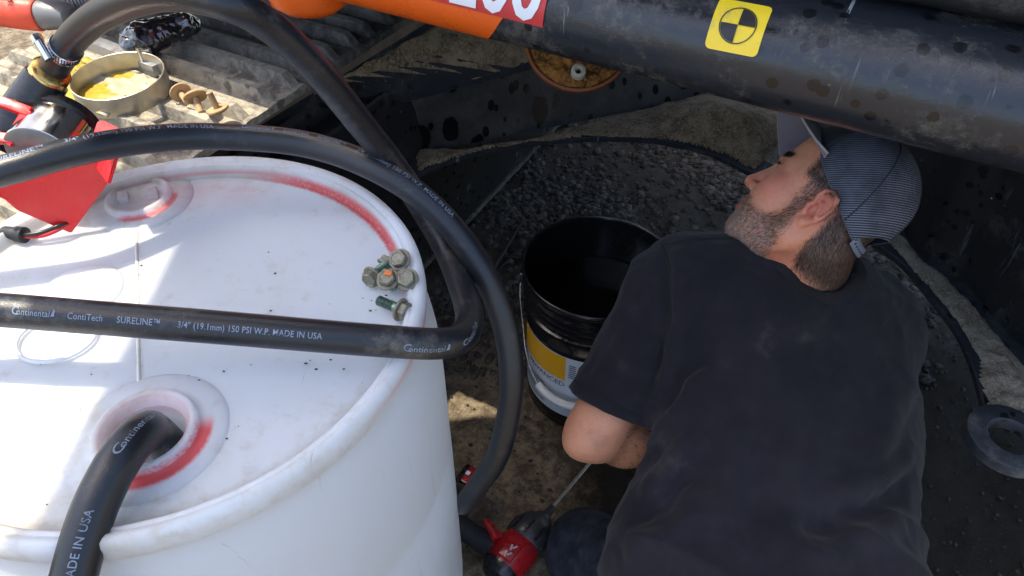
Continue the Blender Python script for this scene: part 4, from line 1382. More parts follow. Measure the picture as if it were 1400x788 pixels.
def pail_patch(name, t0, t1, z0, z1, off, mat, parent):
    bm = bmesh.new(); rings = []
    for z in np.linspace(z0, z1, 4):
        rings.append([bm.verts.new(on_pail(t, z, off)) for t in np.linspace(t0, t1, 40)])
    ringface(bm, rings, False)
    bmesh.ops.recalc_face_normals(bm, faces=bm.faces)
    return obj(name, bm, mat, parent)
M_LABELW = simple('bluish white label paper', (0.60, 0.66, 0.74), 0.42, 0, 0.06, 40, 0, (0.35, 0.36, 0.38), 0.2)
lab = pail_patch('label', TH0, TH1, 0.045, 0.236, 0.0007, M_LABELW, pail)
pail_patch('yellow_panel', math.radians(189), math.radians(243), 0.163, 0.234, 0.0014, simple('amber label print', (0.78, 0.40, 0.01), 0.38, 0, 0.06, 40), lab)
M_INK = simple('dark blue label ink', (0.03, 0.045, 0.10), 0.5)
pail_patch('red_panel', math.radians(180), math.radians(188.6), 0.17, 0.232, 0.0015, simple('dark red label print', (0.20, 0.03, 0.015), 0.4), lab)
def pail_text(body, size, th, z, bold=0.01, sp=1.0):
    b2 = text_bm(body, size, bold * size, sp)
    bmesh.ops.triangulate(b2, faces=b2.faces); sub_long(b2, 0.006, 3)
    for v in b2.verts: v.co = on_pail(th + v.co.x / pr_(z), z + v.co.y, 0.0016)
    bmesh.ops.recalc_face_normals(b2, faces=b2.faces)
    return kind_stuff(obj('lettering', b2, M_INK, lab, smooth=False))
pail_text('15\u00b0 ADVANCED 10', 0.0190, math.radians(186), 0.144, 0.004)
pail_text('W-', 0.0155, math.radians(188), 0.126, 0.004)
bm = bmesh.new()                                           # rules of small print, too small to read
zz = 0.118
for row in range(12):
    th = math.radians(191 + 1.5 * random.random()); 
    end = math.radians(random.uniform(212, 226))
    while th < end:
        wv = math.radians(random.uniform(1.2, 5.0))
        if row % 5 != 4:
            q = [on_pail(t, z, 0.0015) for t, z in ((th, zz), (min(end, th + wv), zz), (min(end, th + wv), zz + 0.0026), (th, zz + 0.0026))]
            bm.faces.new([bm.verts.new(p) for p in q])
        th += wv + math.radians(0.55)
    zz -= 0.0056
for row in range(7):
    th = math.radians(246); end = math.radians(252)
    q = [on_pail(t, z, 0.0015) for t, z in ((th, .214 - row * .006), (end, .214 - row * .006), (end, .2165 - row * .006), (th, .2165 - row * .006))]
    bm.faces.new([bm.verts.new(p) for p in q])
bmesh.ops.recalc_face_normals(bm, faces=bm.faces)
kind_stuff(obj('small_print', bm, M_INK, lab, smooth=False))
# wire bail hanging down the front with its white grip
bl = [on_pail(math.radians(172), 0.318, 0.010), on_pail(math.radians(181), 0.29, 0.012), on_pail(math.radians(189), 0.23, 0.010), on_pail(math.radians(200), 0.172, 0.012), on_pail(math.radians(214), 0.140, 0.016), on_pail(math.radians(228), 0.124, 0.020), on_pail(math.radians(246), 0.116, 0.022),
      on_pail(math.radians(264), 0.124, 0.020), on_pail(math.radians(290), 0.16, 0.014), on_pail(math.radians(325), 0.25, 0.011), on_pail(math.radians(352), 0.318, 0.010)]
bp, bL = spline(bl, 120)
bm = bmesh.new(); tube(bm, bp, 0.0017, 8)
bail = obj('bail', bm, M_BRIGHT, pail)
bm = bmesh.new(); tube(bm, bp[43:78], 0.0078, 16)
obj('grip', bm, simple('white grip plastic', (0.78, 0.78, 0.76), 0.35, 0, 0.05), bail, smooth=40)
for a_ in (172, 352):
    bm = bmesh.new()
    p = on_pail(math.radians(a_), 0.318, 0); nrm = Vector((math.cos(math.radians(a_)), math.sin(math.radians(a_)), 0))
    cone(bm, p, p + nrm * 0.012, 0.016, 0.014, 20)
    obj('bail_ear', bm, M_PAIL, pail, smooth=40)
pail.scale = (SCP, SCP, SCP)
bm = bmesh.new()
lathe(bm, [(0.0001, 0.268 * SCP), ((pr_(.268) - .0045) * SCP, 0.268 * SCP)], MP, 64)
oil = obj('used_oil', bm, simple('black used oil', (0.003, 0.003, 0.003), 0.04, 0, 0.1))
tag(oil, 'glossy black used oil standing inside the black pail', 'oil')

# ------------------------------------------------------------------ impact wrench lying on the soil
IA, IB = PZ(684, 780, 0.052), PZ(757, 692, 0.050)
ix = (IB - IA); IL = ix.length; ix.normalize()
iy = Vector((-ix.y, ix.x, 0)).normalized()                  # handle side (to the left)
RI = Matrix((ix, iy, Vector((0, 0, 1)))).transposed()
iw = thing('impact_wrench', 'red and black cordless impact wrench lying on the oily soil near the man', 'power tool', (IA.x, IA.y, 0), RI)
MI = Matrix.Translation(IA) @ RI.to_4x4() @ Matrix.Diagonal((1.0, 1.14, 1.14, 1))
def loft(bm, secs, M4, seg=20, caps=True, pw=2.6):
    """secs: (x, half width y, half height z, yc, zc)"""
    rings = []
    for x, hy, hz, yc, zc in secs:
        ring = []
        for k in range(seg):
            t = 2 * math.pi * k / seg
            c, s_ = math.cos(t), math.sin(t)
            ring.append(bm.verts.new(M4 @ Vector((x, yc + hy * math.copysign(abs(c) ** (2 / pw), c), zc + hz * math.copysign(abs(s_) ** (2 / pw), s_)))))
        rings.append(ring)
    ringface(bm, rings, True, caps, caps)
bm = bmesh.new()
loft(bm, [(-0.012, .020, .020, 0, 0), (-0.006, .030, .030, 0, 0), (0.012, .035, .034, 0, 0), (0.05, .037, .036, 0, 0), (0.066, .036, .035, 0, 0), (0.070, .034, .033, 0, 0)], MI, 24)
hs = obj('housing', bm, M_REDTOOL, iw, smooth=40)
bm = bmesh.new()
loft(bm, [(0.068, .035, .0345, 0, 0), (0.074, .038, .0375, 0, 0), (0.105, .038, .037, 0, 0), (0.118, .034, .034, 0, 0), (0.131, .026, .026, 0, 0), (0.140, .018, .018, 0, 0), (0.146, .016, .016, 0, 0)], MI, 28, True, 2.1)
obj('nose', bm, M_TOOLDARK, iw, smooth=40)
bm = bmesh.new()
for k in range(5):
    a_ = math.radians(20 + k * 35)
    box(bm, MI @ Vector((0.092, 0.038 * math.cos(a_), 0.0375 * math.sin(a_))), (0.034, 0.005, 0.004), RI @ Matrix.Rotation(a_ - math.pi / 2, 3, 'X'), 0.001)
obj('nose_ribs', bm, M_BLKPLASTIC, iw, smooth=30)
bm = bmesh.new()
loft(bm, [(-0.020, .014, .014, 0, 0), (-0.018, .027, .027, 0, 0), (-0.004, .0325, .0325, 0, 0), (0.004, .034, .033, 0, 0)], MI, 24)
obj('end_cap', bm, M_BLKPLASTIC, iw, smooth=40)
# ridged red panel and vents on the upper face
bm = bmesh.new()
box(bm, MI @ Vector((0.034, -0.002, 0.036)), (0.052, 0.030, 0.006), RI, 0.002)
obj('top_panel', bm, M_REDTOOL, hs, smooth=30)
bm = bmesh.new()
for k in range(2):
    box(bm, MI @ Vector((0.016 + 0.017 * k, 0.000 - 0.001 * k, 0.0394)), (0.012, 0.0035, 0.0008), RI @ Matrix.Rotation(0.35, 3, 'Z'))
    box(bm, MI @ Vector((0.020 + 0.017 * k, -0.006, 0.0394)), (0.010, 0.0030, 0.0008), RI @ Matrix.Rotation(-0.5, 3, 'Z'))
kind_stuff(obj('white_marks', bm, simple('worn white print', (0.5, 0.48, 0.47), 0.5, 0, 0.3, 200), hs, smooth=False))
bm = bmesh.new()
loft(bm, [(0.0, .013, .010, 0, 0), (0.020, .010, .009, 0.004, 0), (0.042, .007, .008, 0.012, 0)], MI @ Matrix.Translation((0.036, 0.030, 0.022)) @ Matrix.Rotation(0.9, 4, 'Z'), 14)
obj('trigger', bm, M_REDTOOL, iw, smooth=40)
bm = bmesh.new()
MG = MI @ Matrix.Translation((0.032, 0.028, -0.006)) @ Matrix.Rotation(math.radians(90 + 6), 4, 'Z')
loft(bm, [(0.0, .026, .024, 0, 0), (0.02, .024, .022, 0, 0), (0.05, .021, .020, 0, 0), (0.085, .022, .021, 0, 0), (0.105, .027, .025, 0, 0)], MG, 24)
obj('handle', bm, M_RUBBER, iw, smooth=40)
bm = bmesh.new()
MBt = MG @ Matrix.Translation((0.112, -0.052, 0.004))
box(bm, MBt @ Vector((0, 0, 0)), (0.042, 0.118, 0.072), MBt.to_3x3(), 0.010)
bt = obj('battery', bm, M_BLKPLASTIC, iw, smooth=40)
for yy_, ll_ in ((-0.034, 0.040), (0.040, 0.018)):
    bm = bmesh.new()
    box(bm, MBt @ Vector((-0.004, yy_, 0.0335)), (0.026, ll_, 0.008), MBt.to_3x3(), 0.003)
    obj('red_stripe', bm, M_REDTOOL, bt, smooth=40)
bm = bmesh.new()
box(bm, MBt @ Vector((0.004, -0.036, 0.0385)), (0.008, 0.009, 0.001), MBt.to_3x3())
obj('white_mark', bm, M_WHITE_DECAL, bt, smooth=False)
bm = bmesh.new()
r0_, r1_ = MI @ Vector((0.144, 0, 0)), MI @ Vector((0.175, 0, 0))
cone(bm, r0_, r1_, 0.0095, 0.0075, 18)
obj('anvil', bm, M_TOOLDARK, iw, smooth=40)
eb = PZ(812, 627, 0.062)
bm = bmesh.new(); cone(bm, r1_ - (r1_ - r0_) * 0.3, eb + (eb - r1_) * 0.35, 0.0038, 0.0038, 14)
cone(bm, eb + (eb - r1_) * 0.33, eb + (eb - r1_) * 0.45, 0.009, 0.009, 14)
obj('extension_bar', bm, M_STEEL, iw, smooth=40)

# ------------------------------------------------------------------ things lying on the sunlit track shoes
ZS = ZT + 0.0265
rc = PZ(165, 112, ZS + 0.022)
rb = 0.079
bm = bmesh.new()
prof_ = [(rb, 0.0), (rb + .0012, 0.0005), (rb + .0016, 0.019), (rb + .0012, 0.0375), (rb, 0.038), (rb - .0012, 0.0375), (rb - .0012, 0.0005)]
lathe(bm, prof_ + [prof_[0]], Matrix.Translation((rc.x, rc.y, ZS - 0.001)) @ Matrix.Rotation(0.06, 4, 'X'), 72)
rg = thing('ring_clamp', 'wide dull steel band clamp ring standing on the sunlit track shoes', 'clamp', (rc.x, rc.y, ZS))
obj('band', bm, simple('dull stained band steel', (0.44, 0.41, 0.34), 0.38, 0.75, 0.2, 40, 0, (0.36, 0.27, 0.15), 0.3), rg, smooth=40)
bm = bmesh.new()
tb = Vector((rc.x + 0.012, rc.y + rb * 0.985, ZS + 0.030))
cone(bm, tb + Vector((0, -0.002, -0.018)), tb + Vector((0, -0.002, 0.020)), 0.0035, 0.0035, 10)
box(bm, tb + Vector((0.006, 0.004, 0.008)), (0.026, 0.010, 0.014), None, 0.002)
obj('clamp_bolt', bm, M_BRIGHT, rg, smooth=40)
# crumpled yellow caution bag partly inside the ring
def crumple(cx, cy, w_, h_, seed, amp, z0, rot=0.0, n=36):
    bm = bmesh.new(); g_ = {}
    for i in range(n + 1):
        for j in range(n + 1):
            u, v = i / n - .5, j / n - .5
            ed = 1 + 0.18 * mnoise.noise((u * 5, v * 5, seed))
            x, y = u * w_ * ed, v * h_ * ed
            z = amp * (0.5 + abs(mnoise.noise((u * 6, v * 6, seed + 2))) * 1.6 + 0.5 * abs(mnoise.noise((u * 17, v * 17, seed + 4))))
            c, s_ = math.cos(rot), math.sin(rot)
            g_[i, j] = bm.verts.new((cx + c * x - s_ * y, cy + s_ * x + c * y, z0 + z))
    for i in range(n):
        for j in range(n):
            bm.faces.new((g_[i, j], g_[i + 1, j], g_[i + 1, j + 1], g_[i, j + 1]))
    return bm
def mat_bag():
    g = Mat('yellow and white printed bag')
    x, y, z = g.xyz()
    n = g.noise(14, 3, 0.5)
    f = g.ss(n + (x - rc.x) * 3.0, 0.40, 0.44)
    col = g.mix(f, (0.44, 0.31, 0.035), (0.42, 0.385, 0.26))
    st_ = g.ss((g.along((0.6, 0.8, 0)) * 260).sin() + g.noise(60, 2) * 1.2, 1.25, 1.4) * g.ss(g.noise(22, 2), 0.56, 0.6)
    col = g.mix(st_ * 0.85, col, (0.03, 0.03, 0.03))
    g.set(col, 0.35)
    return g.m
yp = PZ(134, 119, ZS)
yb = obj('plastic_bag', crumple(yp.x, yp.y, 0.20, 0.125, 3.3, 0.0055, ZS, -0.5), mat_bag(), smooth=True)
tag(yb, 'crumpled yellow and white plastic bag lying through the steel band ring', 'bag')
sol = yb.modifiers.new('thickness', 'SOLIDIFY'); sol.thickness = 0.0012
# three carriage bolts
def rod_bolt(label, p, d, rh=0.019, L=0.034):
    d = Vector(d).normalized()
    t = thing('carriage_bolt', label, 'bolt', p, frame_from(d), 'rusty round headed bolts on the track')
    bm = bmesh.new()
    lathe(bm, [(0.0001, 0.0075), (rh * .5, 0.007), (rh * .85, 0.0045), (rh, 0.0012), (rh * .98, -0.001), (0.006, -0.0015)], WORLD[t.name], 28)
    obj('head', bm, M_RUSTCAP, t, smooth=50)
    bm = bmesh.new()
    lathe(bm, [(0.0052, 0.0)] + [(0.0052 + 0.0006 * (k % 2), -0.002 - (L - .004) * k / 18) for k in range(18)] + [(0.0001, -L)], WORLD[t.name], 14)
    obj('shank', bm, M_RUSTCAP, t, smooth=60)
rod_bolt('rusty round headed bolt lying closest to the steel band ring', PZ(247, 127, ZS + 0.016), (-0.55, 0.75, 0.15))
rod_bolt('rusty round headed bolt with broad pale head leaning on its neighbour', PZ(267, 133, ZS + 0.016), (-0.35, 0.65, 0.50), 0.021)
rod_bolt('rusty round headed bolt lying nearest the edge of the track', PZ(297, 149, ZS + 0.009), (0.22, -0.12, -0.95), 0.020)
# orange red tool
tp0, tp1 = PZ(-60, 6, ZS + 0.035), PZ(60, 18, ZS + 0.035)
td = (tp1 - tp0).normalized(); ty = Vector((-td.y, td.x, 0))
RTl = Matrix((td, ty, Vector((0, 0, 1)))).transposed(); MT = Matrix.Translation(tp1) @ RTl.to_4x4()
gt = thing('angle_grinder', 'orange red power tool with a grey gear head lying on the track', 'power tool', tp1, RTl)
bm = bmesh.new()
loft(bm, [(-0.20, .030, .028, 0, 0), (-0.16, .034, .032, 0, 0), (-0.05, .036, .034, 0, 0), (-0.006, .036, .034, 0, 0), (0.0, .033, .031, 0, 0)], MT, 24)
gb = obj('tool_body', bm, M_ORANGETOOL, gt, smooth=40)
b2 = text_bm('CAME', 0.024, 0.001, 1.0)
bmesh.ops.triangulate(b2, faces=b2.faces)
for v in b2.verts: v.co = MT @ (Vector((-0.052 + v.co.y * 0.75, -0.024 - (v.co.x - .05) * 0.06, 0.0)) + Vector((0, 0.030 - v.co.x * 0.62, 0.0)) + Vector((0, 0, 0.0352)))
obj('lettering', b2, M_BLACK_DECAL, gb, smooth=False)
kind_stuff(gb.children[0]) if gb.children else None
bm = bmesh.new()
loft(bm, [(0.0, .030, .029, 0, 0), (0.01, .032, .031, 0, 0), (0.035, .029, .027, 0, 0), (0.060, .025, .022, 0, 0), (0.068, .015, .014, 0, 0)], MT, 24)
obj('gear_head', bm, M_GREYTOOL, gt, smooth=40)
# ribbed grey cylinder with blue print
cq = PZ(112, 8, ZS + 0.028); cd = (PZ(150, 2, ZS + 0.028) - PZ(100, 14, ZS + 0.028)).normalized()
cyl = thing('filter_canister', 'grey ribbed canister with blue lettering beside the orange red tool', 'canister', cq, frame_from(cd))
bm = bmesh.new()
pf = [(0.0001, -0.03), (0.024, -0.03)]
for k in range(8): pf += [(0.0275, -0.028 + 0.006 * k), (0.0255, -0.025 + 0.006 * k)]
pf += [(0.027, 0.022), (0.027, 0.09), (0.020, 0.10), (0.0001, 0.10)]
lathe(bm, pf, WORLD[cyl.name], 30)
cb_ = obj('canister_body', bm, M_GREYTOOL, cyl, smooth=50)
bm = bmesh.new()
for k in range(4):
    lathe(bm, [(0.0274, 0.030 + 0.012 * k), (0.0274, 0.037 + 0.012 * k)], WORLD[cyl.name], 12, a0=-2.3, a1=-0.9)
kind_stuff(obj('lettering', bm, simple('blue print', (0.05, 0.2, 0.45), 0.4), cb_))
# plastic wrapped part
wp = PZ(215, 48, ZS + 0.03)
F = Field((-0.09, -0.07, -0.06), (0.10, 0.09, 0.07), 0.004)
F.cap((-0.02, -0.01, 0), (0.05, 0.035, 0.004), 0.032, 0.028, 0.02); F.sph((-0.035, -0.025, -0.004), 0.03, 0.03)
V, Q = F.mesh(1)
Nn = vnormals(V, Q)
dsp = np.array([0.010 * abs(mnoise.noise(tuple(p * 26))) + 0.006 * abs(mnoise.noise(tuple(p * 70))) for p in V])
V = V - Nn * dsp[:, None]
V[:, 2] = np.maximum(V[:, 2], -0.031)
V += np.array(wp)
g = Mat('clear wrap over dark metal'); n_ = g.noise(30, 5, 0.6)
g.set(g.mix(g.ss(n_, 0.52, 0.7), (0.012, 0.012, 0.014), (0.12, 0.12, 0.13)), 0.08, 0, 0.8, Coat_Weight=1.0, Coat_Roughness=0.03)
ww = obj('wrapped_part', npmesh('wrapped_part', V, Q), g.m)
tag(ww, 'dark part wrapped in shiny crinkled clear plastic, lying on the track', 'wrapped part')
# flat bar
b0_, b1_ = PZ(124, 58, ZS + 0.012), PZ(218, 95, ZS + 0.012)
bd = (b1_ - b0_).normalized()
bm = bmesh.new()
box(bm, (b0_ + b1_) / 2, ((b1_ - b0_).length, 0.026, 0.022), Matrix((bd, Vector((-bd.y, bd.x, 0)), Vector((0, 0, 1)))).transposed(), 0.002)
fb = obj('metal_bar', bm, simple('grey bar steel', (0.33, 0.33, 0.32), 0.4, 0.6, 0.3, 40, 0, DIRT, 0.5), smooth=30)
tag(fb, 'flat grey metal bar lying along a track shoe behind the band ring', 'bar')
# twigs in the gravel
for k, (a_, b_, r_, lab_) in enumerate((((672, 372), (716, 300), 0.0075, 'dark flat strip of bark lying in the gravel'), ((668, 385), (705, 345), 0.004, 'thin dark twig crossing the strip of bark'), ((688, 352), (740, 352), 0.003, 'thin brown twig lying nearly level in the gravel'))):
    p0, p1 = PZ(*a_, 0.02), PZ(*b_, 0.02)
    pts = [p0.lerp(p1, t) + Vector((0.006 * mnoise.noise((t * 5, k, 1)), 0.006 * mnoise.noise((t * 5, k, 2)), 0.006 * mnoise.noise((t * 4, k, 3)))) for t in np.linspace(0, 1, 9)]
    pth, _ = spline(pts, 24)
    bm = bmesh.new(); tube(bm, pth, np.linspace(r_, r_ * .35, 24), 8)
    tw = obj('twig', bm, simple('dark twig', (0.035, 0.026, 0.02), 0.9, 0, 0.4, 120))
    tag(tw, lab_, 'twig')
# ------------------------------------------------------------------ the man
man = thing('person', 'man in a black t-shirt and grey mesh cap kneeling under the machine, looking up', 'person', PZ(1060, 640, 0.0))
# head frame: x face forward, y his left, z crown; built upright, then turned to look up under the machine
ear = PT(1109, 279, 1.075)
vdir_ = (ear - CAMV).normalized()
Rim = Vector((1, 0, 0)); Rim = (Rim - vdir_ * Rim.dot(vdir_)).normalized()
Uim = Rim.cross(vdir_)
Zh = (Rim * 0.65 + Uim * 0.76 + vdir_ * 0.02).normalized()
Fh = (Rim * -0.74 + Uim * 0.67 + vdir_ * 0.24)
Fh = (Fh - Zh * Fh.dot(Zh)).normalized()
Lh = Zh.cross(Fh)
RH = np.array([[Fh[i], Lh[i], Zh[i]] for i in range(3)])
HO = np.array(ear) - RH @ np.array([0.0, 0.077, 0.0])
def hw(p): return np.asarray(p) @ RH.T + HO
def hl(p): return (np.asarray(p) - HO) @ RH
neck_base_w = np.array(PT(1092, 402, 1.235))
nb = hl(neck_base_w)

F = Field((-0.125, -0.10, -0.20), (0.135, 0.105, 0.155), 0.0022)
F.ell((-0.004, 0, 0.058), (0.089, 0.076, 0.086), 0.01)
F.ell((0.030, 0, 0.020), (0.062, 0.066, 0.085), 0.03)
F.ell((0.042, 0, -0.040), (0.050, 0.054, 0.062), 0.03)
for sg in (1, -1):
    F.cap((0.0, sg * 0.056, -0.052), (0.070, sg * 0.020, -0.096), 0.017, 0.015, 0.028)
    F.cap((-0.004, sg * 0.060, -0.010), (0.0, sg * 0.056, -0.052), 0.014, 0.017, 0.03)
    F.sph((0.064, sg * 0.043, -0.014), 0.019, 0.026)
    F.cap((0.088, sg * 0.006, 0.030), (0.066, sg * 0.046, 0.030), 0.010, 0.009, 0.016)
    F.cap((0.073, sg * 0.022, -0.042), (0.060, sg * 0.040, -0.066), 0.014, 0.013, 0.03)
F.sph((0.080, 0, -0.098), 0.0165, 0.022)
F.sph((0.080, 0, -0.064), 0.020, 0.02)
for sg in (1, -1):
    F.sph((0.0965, sg * 0.031, 0.011), 0.0135, 0.014, 'sub')
    F.sph((0.0765, sg * 0.031, 0.012), 0.0128, 0.003)
    F.cap((0.0895, sg * 0.020, 0.0165), (0.082, sg * 0.044, 0.0150), 0.0036, 0.0030, 0.004)      # upper lid
    F.cap((0.088, sg * 0.021, 0.006), (0.081, sg * 0.042, 0.006), 0.0024, 0.0022, 0.004)
F.cap((0.089, 0, 0.022), (0.1120, 0, -0.026), 0.0078, 0.0098, 0.014)
F.sph((0.1135, 0, -0.031), 0.0105, 0.006)
for sg in (1, -1):
    F.ell((0.101, sg * 0.0125, -0.033), (0.0115, 0.0070, 0.0085), 0.005)
    F.ell((0.1075, sg * 0.0075, -0.0405), (0.0060, 0.0032, 0.0050), 0.002, 'sub')
F.cap((0.0995, 0.005, -0.0575), (0.0840, 0.023, -0.0640), 0.0062, 0.0045, 0.006)
F.cap((0.0995, -0.005, -0.0575), (0.0840, -0.023, -0.0640), 0.0062, 0.0045, 0.006)
F.cap((0.0960, 0.0, -0.0715), (0.0830, 0.019, -0.0680), 0.0072, 0.0045, 0.006)
F.cap((0.0960, 0.0, -0.0715), (0.0830, -0.019, -0.0680), 0.0072, 0.0045, 0.006)
F.cap((0.1050, 0.012, -0.0645), (0.1050, -0.012, -0.0645), 0.0028, 0.0028, 0.002, 'sub')
# neck
F.cap((-0.030, 0, -0.030), (nb[0], nb[1], nb[2]), 0.056, 0.064, 0.030)
F.cap((0.020, 0.020, -0.075), (nb[0] + .03, nb[1] + .01, nb[2] + .02), 0.030, 0.036, 0.03)
for sg in (1, -1):
    F.fold([(-0.03, sg * 0.074, -0.03), (-0.005, sg * 0.062, -0.085), (0.01, sg * 0.045, -0.13)], 0.004, 0.010)
for sg in (1, -1):                                       # creases at the eye, beside the nose and on the brow
    for k in range(3):
        F.fold([(0.070, sg * 0.049, 0.016 - 0.005 * k), (0.060, sg * 0.056, 0.020 - 0.009 * k), (0.050, sg * 0.061, 0.022 - 0.012 * k)], -0.0018, 0.0022)
    F.fold([(0.100, sg * 0.018, -0.026), (0.090, sg * 0.027, -0.044), (0.080, sg * 0.033, -0.062)], -0.0030, 0.004)
    F.fold([(0.083, sg * 0.022, 0.000), (0.076, sg * 0.036, -0.002), (0.068, sg * 0.046, 0.004)], -0.0022, 0.003)
F.fold([(0.035, 0.058, -0.086), (0.005, 0.066, -0.100), (-0.035, 0.066, -0.112)], -0.0020, 0.0035)
F.fold([(0.02, 0.056, -0.106), (-0.02, 0.066, -0.122), (-0.05, 0.06, -0.13)], -0.0018, 0.003)
# ears
for sg in (1, -1):
    c, s_ = math.cos(sg * 0.42), math.sin(sg * 0.42)
    Rz = np.array([[c, s_, 0], [-s_, c, 0], [0, 0, 1.0]])
    Ry = np.array([[math.cos(-0.22), 0, math.sin(-0.22)], [0, 1, 0], [-math.sin(-0.22), 0, math.cos(-0.22)]])
    F.ell((-0.014, sg * 0.0775, 0.002), (0.0185, 0.0060, 0.0310), 0.006, 'u', Rz @ Ry)
    F.ell((-0.008, sg * 0.0865, -0.004), (0.0110, 0.0120, 0.0150), 0.003, 'sub', Rz @ Ry)
    F.cap((-0.012, sg * 0.0875, 0.0165), (-0.024, sg * 0.0910, 0.002), 0.0048, 0.0042, 0.003, 'sub')
    rim = [(-0.003, .0795, 0.004), (0.000, .0795, 0.016), (-0.004, .0820, 0.0275), (-0.015, .0860, 0.0325), (-0.026, .0895, 0.026), (-0.0315, .0905, 0.013), (-0.030, .0885, -0.002), (-0.023, .0840, -0.015), (-0.013, .0795, -0.0255)]
    for a, b in zip(rim[:-1], rim[1:]):
        F.cap((a[0], sg * a[1], a[2]), (b[0], sg * b[1], b[2]), 0.0034, 0.0034, 0.0025)
    F.ell((-0.009, sg * 0.0785, -0.027), (0.0075, 0.0048, 0.0085), 0.004)
    F.cap((0.002, sg * 0.0775, -0.002), (0.001, sg * 0.0790, -0.010), 0.0042, 0.0038, 0.004)
    F.cap((-0.012, sg * 0.084, 0.010), (-0.020, sg * 0.087, -0.010), 0.0026, 0.0026, 0.003)
Vh, Qh = F.mesh(1)
Nh = vnormals(Vh, Qh)

def smooth01(x, a, b):
    t = np.clip((x - a) / (b - a), 0, 1); return t * t * (3 - 2 * t)
def vnoise(P, sc, sd=0.0):
    return np.array([mnoise.noise((p[0] * sc, p[1] * sc, p[2] * sc + sd)) for p in P])
def beard_mask(P):
    x, y, z = P[:, 0], np.abs(P[:, 1]), P[:, 2]
    low = smooth01(z, -0.030 + 0.0, -0.052) * smooth01(x, -0.012, 0.012)
    line = smooth01(z - (-0.050 + 0.0 * x) - 0.022 * smooth01(x, 0.055, 0.01), 0.004, -0.010)
    side = smooth01(x, 0.000, 0.008) * smooth01(x, 0.030, 0.018) * smooth01(z, 0.045, 0.03) * smooth01(y, 0.05, 0.06)
    must = smooth01(z, -0.042, -0.048) * smooth01(x, 0.07, 0.085) * smooth01(z, -0.058, -0.053)
    lips = smooth01(x, 0.084, 0.092) * smooth01(z, -0.052, -0.056) * smooth01(z, -0.081, -0.077) * smooth01(y, 0.024, 0.016)
    under = smooth01(z, -0.155, -0.115) if False else smooth01(z, -0.150, -0.118)
    m = np.maximum(np.maximum(line * smooth01(x, -0.006, 0.010), must), side) * under
    return np.clip(m * (1 - lips), 0, 1), lips
def hair_mask(P):
    x, y, z = P[:, 0], np.abs(P[:, 1]), P[:, 2]
    edge = -0.075 + 0.35 * np.clip(-x - 0.045, 0, 1) * 0
    back = smooth01(x, -0.026, -0.038) * smooth01(z, -0.098, -0.070)
    temple = smooth01(x, 0.045, 0.032) * smooth01(z, 0.022, 0.034) * smooth01(x, -0.06, -0.02)
    return np.clip(np.maximum(back, temple), 0, 1)
SKIN = np.array([0.60, 0.262, 0.145]); FLUSH = np.array([0.60, 0.155, 0.112])
def skin_cols(P, N):
    n = vnoise(P, 40) * 0.5 + vnoise(P, 140, 3) * 0.3
    c = SKIN * (1 + 0.30 * n[:, None])
    fl = np.zeros(len(P))
    for ctr, r_ in (((0.112, 0, -0.03), 0.022), ((0.066, 0.05, -0.012), 0.030), ((0.066, -0.05, -0.012), 0.030), ((-0.012, 0.085, 0.004), 0.040), ((-0.012, -0.085, 0.004), 0.040), ((-0.01, 0.05, -0.12), 0.05)):
        fl = np.maximum(fl, np.exp(-((P - np.array(ctr)) ** 2).sum(1) / r_ ** 2))
    c = c * (1 - 0.75 * fl[:, None]) + FLUSH * 0.75 * fl[:, None]
    bm_, lips = beard_mask(P)
    c = c * (1 - 0.45 * bm_[:, None]) + np.array([0.16, 0.10, 0.072]) * 0.45 * bm_[:, None]
    c = c * (1 - lips[:, None]) + np.array([0.42, 0.12, 0.105]) * lips[:, None]
    hm = hair_mask(P)
    c = c * (1 - 0.86 * hm[:, None]) + np.array([0.035, 0.026, 0.02]) * 0.86 * hm[:, None]
    for sg in (1, -1):                                   # eye white and iris
        e = np.array([0.0765, sg * 0.031, 0.012])
        d = np.linalg.norm(P - e, axis=1)
        on = (d < 0.0136) & (P[:, 0] > 0.082)
        c[on] = (0.34, 0.28, 0.25)
        ir = on & (np.linalg.norm(P - (e + np.array([0.0125, 0, 0.001])), axis=1) < 0.0070)
        c[ir] = (0.05, 0.03, 0.02)
    return c
Ch = skin_cols(Vh, Nh)

# torso and arms in place
S_L, S_R = PT(930, 402, 1.235), PT(1166, 450, 1.27)
CH_L, CH_R = PT(985, 560, 1.22), PT(1138, 590, 1.235)
HP_L, HP_R = PT(948, 790, 1.10), PT(1140, 800, 1.12)
EL_L = np.array(PT(812, 592, 1.225))
WR_L = np.array(PT(950, 612, 1.40))
SHJ_L = np.array(PT(915, 412, 1.225))
SHJ_R = np.array(PT(1182, 478, 1.31))
EL_R = np.array((0.62, 1.00, 0.36)); WR_R = np.array((0.60, 1.14, 0.13))

def arm_field(F, sh, el, wr):
    F.cap(sh, el, 0.055, 0.043, 0.02)
    m = sh + (el - sh) * 0.45
    F.cap(m, el, 0.050, 0.038, 0.03)
    f1 = el + (wr - el) * 0.28
    F.cap(el, f1, 0.037, 0.045, 0.025)
    F.cap(f1, wr, 0.046, 0.028, 0.03)
    d = (el - sh); d /= np.linalg.norm(d); e = (wr - el); e /= np.linalg.norm(e)
    F.sph(el + (d - e) * 0.022, 0.021, 0.022)            # point of the elbow
    for k in range(3):
        o_ = el + (d - e) * (0.020 - 0.012 * k) 
        F.fold([o_ + np.cross(d, e) * 0.03, o_ + (d - e) * 0.012, o_ - np.cross(d, e) * 0.03], -0.002, 0.003)
    F.fold([el + (wr - el) * 0.25 + np.array((0, -0.03, 0.03)), el + (wr - el) * 0.5 + np.array((0, -0.02, 0.03)), wr + np.array((0, -0.01, 0.02))], 0.002, 0.004)
